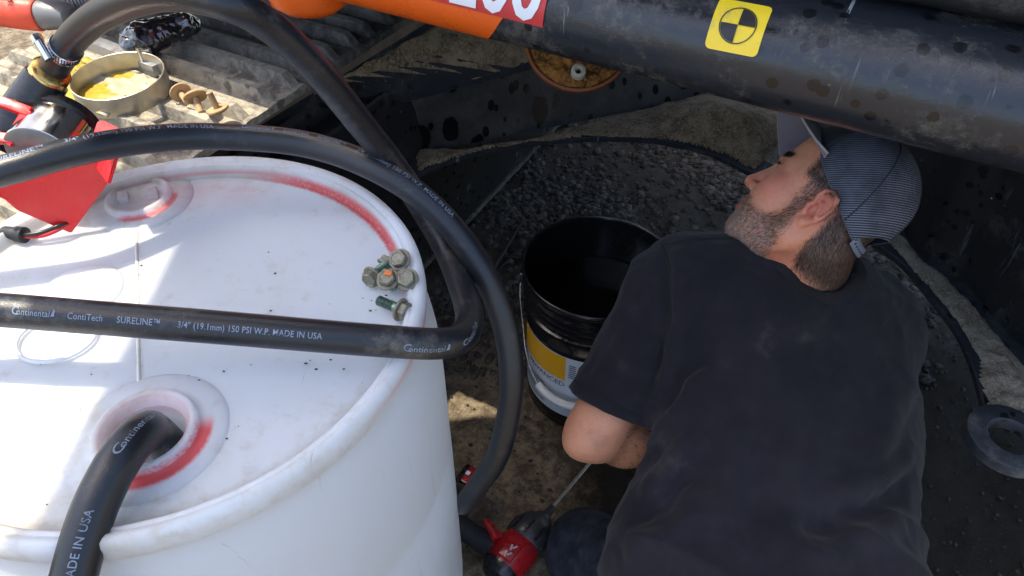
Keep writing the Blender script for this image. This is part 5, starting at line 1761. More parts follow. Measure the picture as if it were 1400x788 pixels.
def hand_field(F, wr, fdir, palm_n, side, curl):
    """fdir along the fingers, palm_n out of the palm, side +1 when the thumb is on fdir x palm_n"""
    f = np.array(fdir, float); f /= np.linalg.norm(f)
    p = np.array(palm_n, float); p -= f * p.dot(f); p /= np.linalg.norm(p)
    t = np.cross(f, p) * side
    wr = np.array(wr)
    for o in (-0.026, -0.009, 0.009, 0.026):
        F.cap(wr + f * 0.012 + t * o * 0.6, wr + f * 0.088 + t * o, 0.0145, 0.0125, 0.012)
    F.cap(wr - f * 0.02, wr + f * 0.03, 0.026, 0.022, 0.02)
    for k, (o, L_) in enumerate(((0.030, 0.072), (0.010, 0.080), (-0.010, 0.074), (-0.029, 0.058))):
        a = wr + f * 0.090 + t * o
        ang = curl * (0.55 + 0.07 * k); pos = a; r_ = 0.0092 if k < 3 else 0.008
        for sgm in (0.45, 0.31, 0.24):
            d = f * math.cos(ang) + p * math.sin(ang) + t * o * 0.6
            nx_ = pos + d * L_ * sgm
            F.cap(pos, nx_, r_, r_ * 0.92, 0.004)
            pos = nx_; r_ *= 0.92; ang += curl * 0.6
    a = wr + f * 0.028 + t * 0.026; b = a + f * 0.032 + t * 0.026 + p * 0.016; c = b + f * 0.030 + t * 0.006 + p * 0.012; d = c + f * 0.022 - t * 0.002 + p * 0.010
    F.cap(a, b, 0.015, 0.0115, 0.014); F.cap(b, c, 0.0110, 0.0100, 0.004); F.cap(c, d, 0.0100, 0.0082, 0.004)
parts_V, parts_Q, parts_C = [], [], []
arms_ = []
def add_skin(V, Q, C):
    off = sum(len(v) for v in parts_V)
    parts_V.append(V); parts_Q.append(Q + off); parts_C.append(C)
add_skin(hw(Vh), Qh, Ch)
for sh, el, wr, pn, sd, curl, fd in ((SHJ_L, EL_L, WR_L, (0.2, 0.5, -0.8), -1, 0.75, None), (SHJ_R, EL_R, WR_R, (0, -0.12, -1), 1, 0.22, (-0.1, 0.75, -0.65))):
    fdir = (wr - el) if fd is None else np.array(fd)
    fdn = fdir / np.linalg.norm(fdir)
    pts_ = np.array([sh, el, wr, wr + fdn * 0.2])
    F = Field(pts_.min(0) - 0.08, pts_.max(0) + 0.08, 0.0034)
    arm_field(F, sh, el, wr)
    hand_field(F, wr, fdir, pn, sd, curl)
    V, Q = F.mesh(1)
    n = vnoise(V, 30) * 0.5 + vnoise(V, 110, 3) * 0.3
    C = np.array([0.69, 0.315, 0.175]) * (1 + 0.14 * n[:, None])
    arms_.append((V, Q, el, wr, 2600))
    gm = smooth01(vnoise(V, 24, 9) + 0.4 * vnoise(V, 90, 2), 0.0, 0.7)[:, None] * 0.28          # oily smudges
    C = C * (1 - gm) + np.array([0.16, 0.085, 0.055]) * gm
    e1 = np.exp(-((V - el) ** 2).sum(1) / 0.045 ** 2)[:, None]
    C = C * (1 - 0.3 * e1) + FLUSH * 1.05 * 0.3 * e1
    add_skin(V, Q, C)
# trunk that joins them under the shirt
F = Field(np.min([S_L, S_R, HP_L, HP_R], axis=0) - 0.16, np.max([S_L, S_R, HP_L, HP_R], axis=0) + 0.2, 0.010)
F.cap(S_L, S_R, 0.055, 0.055, 0.06); F.cap(CH_L, CH_R, 0.085, 0.085, 0.08); F.cap(HP_L, HP_R, 0.085, 0.085, 0.08)
F.cap((S_L + S_R) / 2, (CH_L + CH_R) / 2, 0.09, 0.09, 0.08); F.cap((CH_L + CH_R) / 2, (HP_L + HP_R) / 2, 0.09, 0.09, 0.08)
F.cap((S_L + S_R) / 2, neck_base_w, 0.06, 0.055, 0.05)
V, Q = F.mesh(1)
add_skin(V, Q, np.tile(SKIN, (len(V), 1)))
me = npmesh('body', np.vstack(parts_V), np.vstack(parts_Q)); vcol(me, np.vstack(parts_C))
g = Mat('weathered skin')
cc_ = g.attr('col'); n_ = g.noise(420, 4, 0.6)
g.set(g.mix(g.ss(n_, 0.35, 0.7) * 0.22, cc_, (0.30, 0.13, 0.09)), g.ss(g.noise(60, 4), 0.3, 0.7, 0.38, 0.55), 0, 0.45, Subsurface_Weight=0.12, Subsurface_Scale=0.008)
g.b.inputs['Subsurface Radius'].default_value = (1.0, 0.35, 0.2)
g.bump(g.vor(750, 'F1') * 0.6 + n_ * 0.5, 0.0007, 0.7)
obj('body', me, g.m, man)

# short hair, beard and brows as strands
def strands(mask, n, lmin, lmax, width, grow, jitter, colfn, lift=0.35):
    tri = np.vstack([Qh[:, [0, 1, 2]], Qh[:, [0, 2, 3]]])
    ctr = Vh[tri].mean(1)
    m = mask(ctr)
    area = np.linalg.norm(np.cross(Vh[tri[:, 1]] - Vh[tri[:, 0]], Vh[tri[:, 2]] - Vh[tri[:, 0]]), axis=1)
    p = m * area; p /= p.sum()
    pick = rng.choice(len(tri), n, p=p)
    b = rng.dirichlet((1, 1, 1), n)
    P = (Vh[tri[pick]] * b[:, :, None]).sum(1)
    N = Nh[tri[pick, 0]]
    G = grow(P); G = G + rng.normal(0, jitter, G.shape)
    G -= N * (G * N).sum(1)[:, None]
    G /= np.linalg.norm(G, axis=1)[:, None]
    D = G + N * (lift + rng.uniform(-.15, .25, (n, 1))); D /= np.linalg.norm(D, axis=1)[:, None]
    S = np.cross(D, N); S /= np.maximum(np.linalg.norm(S, axis=1), 1e-9)[:, None]
    L_ = rng.uniform(lmin, lmax, (n, 1))
    a = P - S * width / 2 - N * 0.0004; c = P + S * width / 2 - N * 0.0004
    mid1 = P + D * L_ * 0.6 - S * width * 0.3; mid2 = P + D * L_ * 0.6 + S * width * 0.3
    tip = P + D * L_ - N * L_ * 0.12
    V = np.stack([a, c, mid2, mid1, tip], 1).reshape(-1, 3)
    base = np.arange(n) * 5
    F_ = np.vstack([np.c_[base, base + 1, base + 2], np.c_[base, base + 2, base + 3], np.c_[base + 3, base + 2, base + 4]])
    C = np.repeat(colfn(P, n), 5, axis=0)
    return hw(V), F_, C
g = Mat('short hair'); g.set(g.attr('col'), 0.55, 0, 0.4); M_HAIR = g.m
def arm_hair(V, Q, el, wr, n):
    Nn_ = vnormals(V, Q)
    ax = (wr - el) / np.linalg.norm(wr - el)
    t = (V - el) @ ax / np.linalg.norm(wr - el)
    ok = np.nonzero((t > 0.05) & (t < 0.95))[0]
    pk = rng.choice(ok, n)
    P = V[pk] + rng.normal(0, 0.0012, (n, 3)); N = Nn_[pk]
    G = ax + rng.normal(0, 0.35, (n, 3)) + np.array((0, 0, -0.3))
    G -= N * (G * N).sum(1)[:, None]; G /= np.linalg.norm(G, axis=1)[:, None]
    D = G + N * 0.25
    L_ = rng.uniform(0.006, 0.014, (n, 1)); S = np.cross(G, N) * 0.00030
    Vs = np.stack([P - S - N * .0006, P + S - N * .0006, P + D * L_], 1).reshape(-1, 3)
    return Vs, np.arange(n * 3).reshape(n, 3), np.repeat(np.array([[0.05, 0.03, 0.02]]), n * 3, 0)
AH = [arm_hair(*a_) for a_ in arms_]
me = npmesh('arm_hair', np.vstack([a[0] for a in AH]), np.vstack([a[1] + k * len(AH[0][0]) for k, a in enumerate(AH)])); vcol(me, np.vstack([a[2] for a in AH]))
obj('arm_hair', me, M_HAIR, man, smooth=False)['kind'] = 'stuff'
def const(v):
    return lambda P: np.tile(np.array(v, float), (len(P), 1))
def beard_col(P, n):
    gr = np.clip(rng.random(n) + smooth01(P[:, 2], -0.05, -0.10) * 0.30 + smooth01(P[:, 0], 0.02, 0.08) * 0.15 - 0.12, 0, 1)
    dark = np.array([0.050, 0.030, 0.020]); pale = np.array([0.58, 0.48, 0.40])
    k = (gr ** 2.6)[:, None] * 0.75
    return dark * (1 - k) + pale * k
def hair_col(P, n):
    k = (rng.random(n) ** 3)[:, None] * 0.5
    return np.array([0.018, 0.013, 0.011]) * (1 - k) + np.array([0.16, 0.13, 0.11]) * k
V, Q, C = strands(lambda P: beard_mask(P)[0], 7500, 0.004, 0.009, 0.0007, lambda P: np.c_[np.full(len(P), 0.30), P[:, 1] * 0, np.full(len(P), -0.9)], 0.25, beard_col)
me = npmesh('beard', V, Q); vcol(me, C); obj('beard', me, M_HAIR, man, smooth=False)['kind'] = 'stuff'
V, Q, C = strands(hair_mask, 22000, 0.005, 0.012, 0.0005, lambda P: np.c_[np.full(len(P), -0.5), P[:, 1] * 0, np.full(len(P), -0.9)], 0.2, hair_col, 0.22)
me = npmesh('hair', V, Q); vcol(me, C); obj('hair', me, M_HAIR, man, smooth=False)['kind'] = 'stuff'
def brow_mask(P):
    y = np.abs(P[:, 1]); z = P[:, 2]
    return smooth01(P[:, 0], 0.06, 0.068) * smooth01(np.abs(z - 0.033 - 0.003 * smooth01(y, 0.01, 0.035)), 0.005, 0.0035) * smooth01(y, 0.010, 0.014) * smooth01(y, 0.053, 0.046)
V, Q, C = strands(brow_mask, 800, 0.007, 0.013, 0.0007, lambda P: np.c_[np.full(len(P), -0.5), np.sign(P[:, 1]), np.full(len(P), 0.25)], 0.2, hair_col, 0.25)
me = npmesh('eyebrow', V, Q); vcol(me, C); obj('eyebrow', me, M_HAIR, man, smooth=False)['kind'] = 'stuff'
def lash_mask(P):
    y = np.abs(P[:, 1]); z = P[:, 2]
    return smooth01(P[:, 0], 0.078, 0.082) * smooth01(np.abs(z - 0.0165), 0.003, 0.0015) * smooth01(y, 0.018, 0.021) * smooth01(y, 0.046, 0.043)
V, Q, C = strands(lash_mask, 320, 0.005, 0.009, 0.0006, lambda P: np.c_[np.full(len(P), 1.0), np.sign(P[:, 1]) * 0.3, np.full(len(P), 0.3)], 0.1, lambda P, n: np.tile([0.01, 0.008, 0.007], (n, 1)), 0.6)
me = npmesh('eyelash', V, Q); vcol(me, C); obj('eyelash', me, M_HAIR, man, smooth=False)['kind'] = 'stuff'

# ---- cap
CC, CR_ = np.array([-0.006, 0, 0.047]), np.array([0.0970, 0.0870, 0.0990])
def cap_edge(x): return 0.038 + 0.54 * x + 0.9 * np.clip(x - 0.03, 0, 1) * 0.35
def cap_grid(az0, az1, na, nv, off=0.0, edge_fn=None):
    G = []
    for az in np.linspace(az0, az1, na):
        d = np.array([math.cos(az), math.sin(az)])
        z = 0.05
        for _ in range(12):
            q = max(0.02, 1 - ((z - CC[2]) / CR_[2]) ** 2) ** 0.5
            x = CC[0] + CR_[0] * d[0] * q
            z = (edge_fn or cap_edge)(x) if edge_fn is None else edge_fn(x, az)
        v0 = math.asin(np.clip((z - CC[2]) / CR_[2], -0.98, 0.98))
        col = []
        for v in np.linspace(v0, math.pi / 2 - 0.02, nv):
            r = CR_ + off
            sq = 1.0 + 0.035 * math.sin(2 * max(v, 0)) - 0.018 * max(0, math.sin(3 * az)) ** 2 * math.cos(v)
            sq += 0.016 * mnoise.noise((d[0] * 2.3, d[1] * 2.3, v * 2.0)) + 0.006 * mnoise.noise((d[0] * 7, d[1] * 7, v * 6.0))
            col.append(CC + np.array([r[0] * math.cos(v) * d[0] * sq, r[1] * math.cos(v) * d[1] * sq, r[2] * math.sin(v)]))
        G.append(col)
    return np.array(G)
def grid_obj(name, G, mat, parent, thick=0.0016, attrs=True):
    na, nv = G.shape[:2]
    V = G.reshape(-1, 3)
    I = np.arange(na * nv).reshape(na, nv)
    Q = np.stack([I[:-1, :-1], I[1:, :-1], I[1:, 1:], I[:-1, 1:]], -1).reshape(-1, 4)
    me = npmesh(name, hw(V), Q)
    if attrs:
        # threads of the mesh: rows and columns measured across the cloth
        vflt(me, V @ np.array([0.65, 0.0, 0.76]) * 1000, 'row')
        vflt(me, V @ np.array([-0.76, 0.3, 0.65]) * 1000, 'colm')
    o = obj(name, me, mat, parent)
    s_ = o.modifiers.new('thickness', 'SOLIDIFY'); s_.thickness = thick; s_.offset = 1.0
    return o
g = Mat('grey blue cap mesh')
row = g.attr('row', 'Fac'); colm = g.attr('colm', 'Fac')
r1 = g.ss((row * (2 * math.pi / 3.1)).sin(), -0.35, 0.35); c1 = g.ss((colm * (2 * math.pi / 2.2)).sin(), 0.0, 0.6)
th_ = r1.max(c1 * 0.30)
col = g.mix(th_, (0.008, 0.010, 0.016), (0.15, 0.17, 0.225))
col = g.mix(g.ss(g.noise(17, 5, 0.65), 0.40, 0.66) * 0.62, col, (0.022, 0.025, 0.034))
g.set(col, 0.75, 0, 0.3); g.bump(th_, 0.0016)
M_MESH = g.m
M_CAPDARK = simple('dark navy cap cloth', (0.018, 0.020, 0.027), 0.85, 0, 0.25, 300, 0.0003)
g = Mat('mauve grey brim cloth')
n_ = g.noise(900, 3, 0.6); n2 = g.noise(25, 4)
g.set(g.mix(n2, (0.17, 0.15, 0.175), (0.23, 0.205, 0.235)), 0.85, 0, 0.25)
stt = g.attr('stitch', 'Fac')
g.bump(g.ss(((stt * (2 * math.pi / 6.0)).sin()).abs(), 0.35, 0.0) * -0.8 + n_ * 0.2, 0.0012)
M_BRIM = g.m
AZF = math.radians(62)
cap_o = grid_obj('cap', cap_grid(AZF, 2 * math.pi - AZF, 90, 40, edge_fn=lambda x, az: cap_edge(x) + 0.046 * max(0.0, 1 - ((az - math.pi) / 0.62) ** 2) ** 0.5), M_MESH, man)
cap_o['label'] = 'grey mesh cap with a dark front and mauve grey brim'
grid_obj('front_panel', cap_grid(-AZF, AZF, 50, 40, 0.001), M_CAPDARK, cap_o)
# sweat binding along the edge
G = cap_grid(AZF - 0.05, math.pi - 0.56, 70, 60)
bm = bmesh.new(); tube(bm, hw(G[:, 0]), 0.0017, 8); obj('edge_binding', bm, M_MESH, cap_o)
G = cap_grid(-AZF + 0.05 + 2 * math.pi, math.pi + 0.56, 70, 60)
bm = bmesh.new(); tube(bm, hw(G[:, 0]), 0.0017, 8); obj('edge_binding', bm, M_MESH, cap_o)
for az in (AZF, 2 * math.pi - AZF, math.radians(118), math.radians(242), math.pi - 0.001):
    G = cap_grid(az, az + 1e-4, 2, 40, 0.0016, edge_fn=(lambda x, a_: cap_edge(x) + 0.05) if abs(az - math.pi) < 0.1 else None)
    bm = bmesh.new(); tube(bm, hw(G[0]), 0.0011, 6); obj('panel_seam', bm, M_CAPDARK, cap_o)
bm = bmesh.new()
tp_ = CC + np.array([0, 0, CR_[2] + 0.001])
lathe(bm, [(0.0001, 0.004), (0.005, 0.003), (0.007, 0.0), (0.006, -0.002)], Matrix.Translation(Vector(hw(tp_))) @ Matrix(RH.tolist()).to_4x4(), 16)
obj('button', bm, M_CAPDARK, cap_o)
# strap across the gap
st_pts = []
for az in np.linspace(math.pi - 0.66, math.pi + 0.66, 40):
    G = cap_grid(az, az + 1e-4, 2, 3, 0.0015)
    st_pts.append((G[0, 0], G[0, 1]))
GV = []
for a, b in st_pts:
    d = np.array([0, 0, 1.0])
    GV.append([a + np.array([0, 0, 0.0]) - d * 0.006, a + d * 0.002, a + d * 0.010])
grid_obj('strap', np.array(GV), simple('grey blue strap', (0.15, 0.17, 0.22), 0.6, 0, 0.15, 200), cap_o, 0.0014, False)
bm = bmesh.new()
for i in range(3, 37, 3):
    p = hw(GV[i][1] + (GV[i][1] - CC) / np.linalg.norm(GV[i][1] - CC) * 0.0016); q_ = hw(GV[i][1] + (GV[i][1] - CC) / np.linalg.norm(GV[i][1] - CC) * 0.0026)
    cone(bm, p, q_, 0.0018, 0.0015, 8)
kind_stuff(obj('strap_studs', bm, M_CAPDARK, cap_o))
# brim
BG = []; ST = []
for u in np.linspace(-1, 1, 49):
    az = u * math.radians(66)
    G = cap_grid(az, az + 1e-4, 2, 3, 0.0)
    root = G[0, 0] + np.array([-0.004, 0, 0.002])
    col = []
    for t in np.linspace(0, 1, 18):
        L_ = 0.094 * (1 - abs(u) ** 2.6) ** 0.6 + 0.001
        x = root[0] + L_ * t * math.cos(az * 0.25)
        y = root[1] * (1 + 0.03 * t) + 0.004 * t * math.sin(az)
        z = root[2] + 0.05 * L_ * t - 6.0 * (y * y) * t * 0.7 + 0.50 * y * t - 0.004 * t
        col.append((x, y, z)); ST.append(t * L_ * 1000)
    BG.append(col)
bo = grid_obj('brim', np.array(BG), M_BRIM, cap_o, 0.0026, False)
vflt(bo.data, ST, 'stitch')
bm = bmesh.new(); tube(bm, hw(np.array(BG)[:, -1]), 0.0019, 8)
obj('brim_edge', bm, simple('pale brim edge', (0.30, 0.28, 0.28), 0.8, 0, 0.15, 300), cap_o)

# ---- t-shirt
H_ = 0.0042
allp = np.array([S_L, S_R, CH_L, CH_R, HP_L, HP_R, EL_L, SHJ_R, neck_base_w])
F = Field(allp.min(0) - 0.16, allp.max(0) + 0.17, H_)
mid = lambda a, b, t=.5: np.array(a) * (1 - t) + np.array(b) * t
F.cap(S_L, S_R, 0.074, 0.085, 0.05)
F.cap(mid(S_L, S_R), neck_base_w + (np.array(neck_base_w) - mid(CH_L, CH_R)) * 0.02, 0.10, 0.062, 0.07)
F.cap(mid(S_L, S_R, .12), mid(CH_L, CH_R, .0), 0.092, 0.105, 0.08)
F.cap(mid(S_L, S_R, .5), mid(CH_L, CH_R, .5), 0.120, 0.118, 0.08)
F.cap(mid(S_L, S_R, .88), mid(CH_L, CH_R, 1.), 0.100, 0.108, 0.08)
F.cap(CH_L, CH_R, 0.108, 0.108, 0.07)
F.cap(CH_L, HP_L, 0.104, 0.118, 0.07); F.cap(CH_R, HP_R, 0.104, 0.116, 0.07); F.cap(HP_L, HP_R, 0.12, 0.12, 0.07)
F.cap(mid(CH_L, CH_R), mid(HP_L, HP_R), 0.118, 0.122, 0.07)
# sleeves
hem = SHJ_L + (EL_L - SHJ_L) * 0.80
F.cap(mid(SHJ_L, S_L, .3), SHJ_L + (EL_L - SHJ_L) * 0.42, 0.066, 0.066, 0.05)
F.cap(SHJ_L + (EL_L - SHJ_L) * 0.30, SHJ_L + (EL_L - SHJ_L) * 0.98, 0.064, 0.072, 0.03)
hemR = SHJ_R + (EL_R - SHJ_R) * 0.62
F.cap(mid(SHJ_R, S_R, .2), SHJ_R + (EL_R - SHJ_R) * 0.8, 0.082, 0.080, 0.06)
def P3(px, py, t):
    d = np.array(ray(px, py)); o = np.array(CAMV)
    for tt in np.arange(0.85, 1.6, 0.004):
        p = o + d * tt
        i = np.round((p - F.lo) / F.h).astype(int)
        if (i >= 0).all() and (i < F.n).all() and F.f[tuple(i)] < 0.002: return p
    return np.array(PT(px, py, t))
# folds: drag lines from the armpit, the armhole seam, and slack at the waist
fo = [
    ([(903, 338, 1.16), (914, 372, 1.14), (912, 430, 1.12), (902, 500, 1.12), (892, 545, 1.13)], -0.0055, 0.009),
    ([(922, 336, 1.16), (930, 380, 1.13), (927, 440, 1.12), (912, 510, 1.12)], 0.0035, 0.012),
    ([(890, 560, 1.12), (918, 500, 1.10), (940, 440, 1.11), (968, 388, 1.14)], 0.0065, 0.014),
    ([(905, 590, 1.11), (940, 520, 1.09), (985, 455, 1.09)], -0.005, 0.016),
    ([(890, 620, 1.11), (925, 560, 1.09), (965, 500, 1.09)], 0.006, 0.018),
    ([(880, 690, 1.06), (915, 640, 1.05), (960, 580, 1.06)], 0.005, 0.022),
    ([(985, 470, 1.07), (1060, 440, 1.07), (1140, 440, 1.09)], 0.004, 0.028),
    ([(1000, 560, 1.06), (995, 640, 1.04), (980, 720, 1.01)], 0.005, 0.024),
    ([(1060, 600, 1.05), (1075, 690, 1.03), (1065, 770, 1.00)], 0.005, 0.026),
    ([(1250, 500, 1.15), (1215, 560, 1.10), (1190, 640, 1.07)], 0.006, 0.024),
    ([(1245, 620, 1.13), (1190, 660, 1.06), (1120, 680, 1.03)], 0.008, 0.016),
    ([(1240, 680, 1.12), (1180, 700, 1.05), (1090, 730, 1.01)], -0.007, 0.016),
    ([(1235, 720, 1.10), (1170, 748, 1.03), (1080, 770, 1.00)], 0.008, 0.018),
    ([(1240, 650, 1.13), (1205, 690, 1.07), (1140, 715, 1.03)], -0.005, 0.014),
    ([(850, 760, 1.05), (900, 740, 1.03), (960, 700, 1.03)], 0.006, 0.02),
    ([(862, 720, 1.06), (905, 690, 1.05), (950, 640, 1.05)], -0.005, 0.014),
    ([(835, 470, 1.15), (870, 480, 1.13), (900, 470, 1.13)], 0.004, 0.016),
    ([(850, 430, 1.15), (880, 450, 1.13), (905, 440, 1.13)], -0.003, 0.012),
    ([(810, 505, 1.17), (850, 530, 1.15), (885, 545, 1.14)], 0.004, 0.014),
    ([(1000, 350, 1.16), (1060, 372, 1.15), (1120, 400, 1.15)], -0.0025, 0.015),
]
fo = [([P3(*p) for p in pts_], amp, wd_) for pts_, amp, wd_ in fo]
for pts_, amp, wd_ in fo:
    F.fold(pts_, amp * 3.0, wd_ * 0.8)
# openings: neck, sleeve hems
F.cap(hw((-0.025, 0, -0.02)), neck_base_w + (neck_base_w - hw((-0.03, 0, -0.03))) * 0.02, 0.060, 0.0690, 0.006, 'sub')
F.cap(hw((0.02, 0.02, -0.06)), mid(neck_base_w, hw((0.02, 0.02, -0.06)), 0.3), 0.036, 0.040, 0.006, 'sub')
def cut(F, p, n, r):
    """everything past the plane at p, within r, is sleeve opening"""
    p = np.array(p); n = np.array(n) / np.linalg.norm(n)
    def fn(X, Y, Z):
        h = (X - p[0]) * n[0] + (Y - p[1]) * n[1] + (Z - p[2]) * n[2]
        d = np.sqrt(np.maximum((X - p[0]) ** 2 + (Y - p[1]) ** 2 + (Z - p[2]) ** 2 - h * h, 0))
        return np.maximum(np.maximum(-h, d - r), h - 0.16)
    F.put(fn, p - 0.18, p + 0.18, 0.004, 'sub')
aL = (EL_L - SHJ_L) / np.linalg.norm(EL_L - SHJ_L)
hem_n = aL + 0.10 * np.array((1, 0, 0.2))
cut(F, hem, hem_n, 0.105)
F.cap(hem - aL * 0.05, hem + aL * 0.08, 0.048, 0.060, 0.004, 'sub')
aR = (EL_R - SHJ_R) / np.linalg.norm(EL_R - SHJ_R)
cut(F, hemR, aR, 0.115)
F.cap(hemR - aR * 0.05, hemR + aR * 0.08, 0.056, 0.062, 0.004, 'sub')
V, Q = F.mesh(3)
Nn = vnormals(V, Q)
spd = mid(S_L, S_R) - mid(HP_L, HP_R); spd = spd / np.linalg.norm(spd)           # up the back
acr = np.array(S_R) - np.array(S_L); acr -= spd * acr.dot(spd); acr /= np.linalg.norm(acr)
uu = (V - mid(HP_L, HP_R)) @ spd; vv = (V - mid(HP_L, HP_R)) @ acr; ww_ = (V - mid(HP_L, HP_R)) @ np.cross(spd, acr)
def ridg(a, b, c, sd):
    return np.array([1 - 2.6 * abs(mnoise.noise((x, y, z + sd))) for x, y, z in zip(a, b, c)])
waist = smooth01(uu, 0.22, 0.02)
flank = smooth01(vv, -0.10, -0.18) * 0.8 + smooth01(vv, 0.10, 0.18)
wr1 = ridg(uu * 17 + vv * 5, vv * 5 - uu * 2, ww_ * 5, 1.0)                        # slack rolls across the waist
wr2 = ridg(uu * 6 + vv * 3, vv * 13, ww_ * 9, 7.0)                                 # drape lines down the back
wr3 = ridg(uu * 30, vv * 30, ww_ * 30, 3.0)
V = V + Nn * (0.0026 * vnoise(V, 12)[:, None] + (0.0065 * wr1 * np.clip(waist + 0.45 * flank, 0, 1) + 0.0035 * wr2 * (0.4 + 0.6 * (1 - waist)) + 0.0012 * wr3)[:, None])
g = Mat('faded black cotton')
n1 = g.noise(4.5, 5, 0.6); n2 = g.noise(28, 6, 0.7); n3 = g.noise(900, 2, 0.6)
col = g.mix(g.ss(n1 + (n2 - .5) * .4, 0.32, 0.72), (0.0115, 0.0106, 0.0145), (0.0230, 0.0208, 0.0270))
lv = g.along((0, 0.5, 0.85)); 
col = g.mix(g.ss(g.noise(9, 6, 0.7) + (n2 - .5) * 0.4, 0.60, 0.80) * 0.45, col, (0.075, 0.064, 0.058))
col = g.mix(g.ss(g.vor(60, 'F1'), 0.05, 0.03) * g.ss(g.noise(8, 2), 0.56, 0.62) * 0.6, col, (0.25, 0.23, 0.2))
g.set(col, 0.93, 0, 0.15, Sheen_Weight=0.08, Sheen_Roughness=0.5)
g.bump(n3 * 0.35 + n2 * 0.4 + g.noise(70, 4, 0.6) * 0.5, 0.0016)
M_SHIRT = g.m
sh_o = obj('t_shirt', npmesh('t_shirt', V, Q), M_SHIRT, man)
# collar rib: the band of shirt next to the neck opening
n0_, n1_ = hw((-0.025, 0, -0.02)), neck_base_w + (neck_base_w - hw((-0.03, 0, -0.03))) * 0.02
ab_ = n1_ - n0_
Nn = vnormals(V, Q)
tt_ = np.clip(((V - n0_) @ ab_) / ab_.dot(ab_), 0, 1)
dn_ = np.linalg.norm(V - n0_ - tt_[:, None] * ab_, axis=1) - (0.060 + 0.009 * tt_)
ring_f = Q[((dn_[Q] < 0.024) & (dn_[Q] > -0.012)).all(1)]
u_, inv_ = np.unique(ring_f, return_inverse=True)
axp = n0_ + tt_[u_][:, None] * ab_
rad_ = V[u_] - axp; rad_ -= Nn[u_] * (rad_ * Nn[u_]).sum(1)[:, None]; rad_ /= np.maximum(np.linalg.norm(rad_, axis=1), 1e-6)[:, None]
Vc = V[u_] + Nn[u_] * 0.0022 - rad_ * np.maximum(dn_[u_] - 0.0185, 0)[:, None]
co_ = obj('collar', npmesh('collar', Vc, inv_.reshape(ring_f.shape)), simple('black rib knit', (0.006, 0.0055, 0.007), 0.95, 0, 0.25, 500, 0.0006), sh_o)
sol_ = co_.modifiers.new('thickness', 'SOLIDIFY'); sol_.thickness = 0.002; sol_.offset = -1
# raised seams: armhole, sleeve hem, shoulder
M_SEAM = simple('black seam thread', (0.007, 0.0068, 0.008), 0.9, 0, 0.3, 600)
from mathutils.bvhtree import BVHTree
bvh = BVHTree.FromPolygons([tuple(p) for p in V], [tuple(int(i) for i in q) for q in Q])
def seam(pxs, r_=0.0016, lift=0.0004):
    pts_ = []
    q_, _ = spline([Vector((x, y, 0)) for x, y in pxs], 70)
    for x, y, _z in q_:
        d = ray(x, y).normalized(); h_ = bvh.ray_cast(CAMV, d, 3.0)
        if h_[0] is None: continue
        p, n_ = h_[0], h_[1]
        if n_.dot(d) > 0: n_ = -n_
        if pts_ and (p - Vector(pts_[-1])).length > 0.03: continue
        pts_.append(tuple(p + n_ * lift))
    if len(pts_) < 6: return
    bm = bmesh.new(); tube(bm, np.array(pts_), r_, 6)
    obj('seam', bm, M_SEAM, sh_o)
seam([(904, 334), (912, 352), (917, 380), (916, 430), (908, 490), (894, 545)], 0.0019, 0.0002)
seam([(784, 519), (806, 533), (835, 551), (866, 566), (880, 570)], 0.0012, 0.0003)
seam([(906, 336), (950, 328), (1000, 328), (1050, 338)], 0.0015, 0.0002)

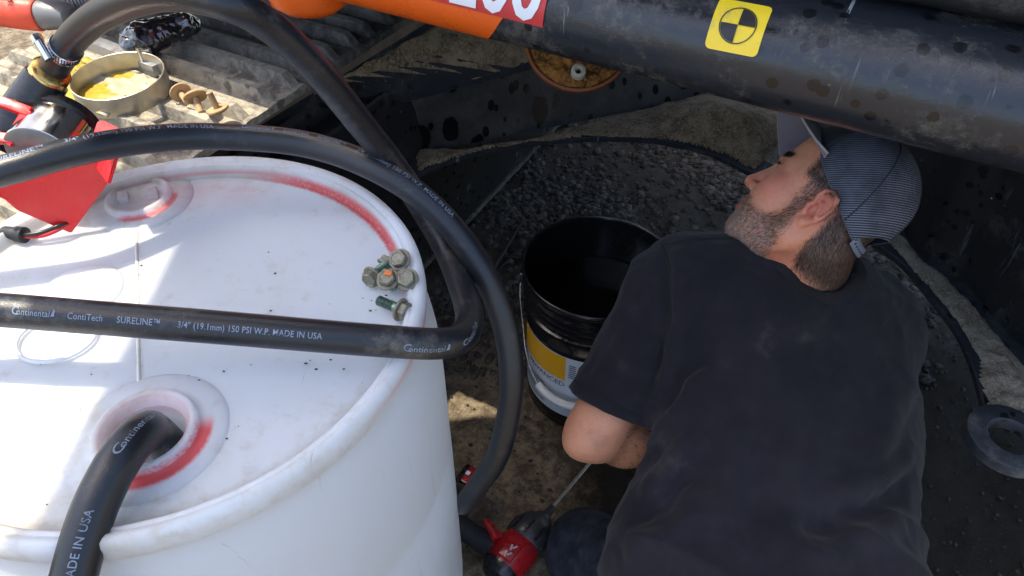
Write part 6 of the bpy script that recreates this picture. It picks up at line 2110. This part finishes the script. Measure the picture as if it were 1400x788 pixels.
# ---- jeans and boots
PEL_L, PEL_R = np.array(HP_L), np.array(HP_R)
down = np.array((0, -0.03, -0.10))
K_L = np.array(PZ(800, 748, 0.085)); K_R = np.array((0.52, 0.66, 0.075))
HJ_L = mid(PEL_L, PEL_R, .12) + down; HJ_R = mid(PEL_L, PEL_R, .88) + down
F_L = np.array((0.22, 0.22, 0.055)); F_R = np.array((0.52, 0.22, 0.055))
lo_ = np.min([HJ_L, HJ_R, K_L, K_R, F_L, F_R], axis=0) - 0.15
F = Field(lo_, np.max([HJ_L, HJ_R, K_L, K_R, PEL_L, PEL_R], axis=0) + 0.15, 0.0065)
F.cap(HJ_L, HJ_R, 0.115, 0.115, 0.05)
F.cap(mid(HJ_L, HJ_R), mid(PEL_L, PEL_R), 0.11, 0.10, 0.06)
for hj, k_, f_ in ((HJ_L, K_L, F_L), (HJ_R, K_R, F_R)):
    F.cap(hj, k_, 0.100, 0.075, 0.05)
    F.cap(k_ + np.array((0, -0.03, 0)), f_, 0.072, 0.058, 0.025)
    for j in range(4):
        c_ = k_ + (hj - k_) * (0.08 + 0.10 * j)
        F.fold([c_ + np.array((-0.09, 0.0, 0.05 + .01 * j)), c_ + np.array((-0.02, -0.03, 0.085)), c_ + np.array((0.07, 0.02, 0.06))], 0.006 if j % 2 else -0.005, 0.012)
V, Q = F.mesh(2)
Nn = vnormals(V, Q)
V = V + Nn * (0.003 * vnoise(V, 16)[:, None] + 0.0014 * vnoise(V, 42, 5)[:, None])
g = Mat('dark oily denim')
n2 = g.noise(34, 6, 0.7)
g.set(g.mix(g.ss(n2, 0.35, 0.7), (0.012, 0.015, 0.024), (0.034, 0.040, 0.058)), 0.85, 0, 0.2)
g.bump(g.noise(700, 2, 0.6) * 0.4 + n2 * 0.6, 0.0016)
obj('jeans', npmesh('jeans', V, Q), g.m, man)
M_BOOT = simple('worn brown boot leather', (0.07, 0.045, 0.03), 0.6, 0, 0.3, 60, 0.0006, DIRT, 0.4)
for f_ in (F_L, F_R):
    F = Field(f_ - 0.2, f_ + 0.14, 0.006)
    F.cap(f_ + np.array((0, 0.02, 0.01)), f_ + np.array((0, -0.05, -0.005)), 0.052, 0.046, 0.02)
    F.cap(f_ + np.array((0, -0.05, 0.0)), f_ + np.array((0, -0.10, -0.022)), 0.044, 0.033, 0.03)
    V, Q = F.mesh(1)
    obj('boot', npmesh('boot', V, Q), M_BOOT, man)
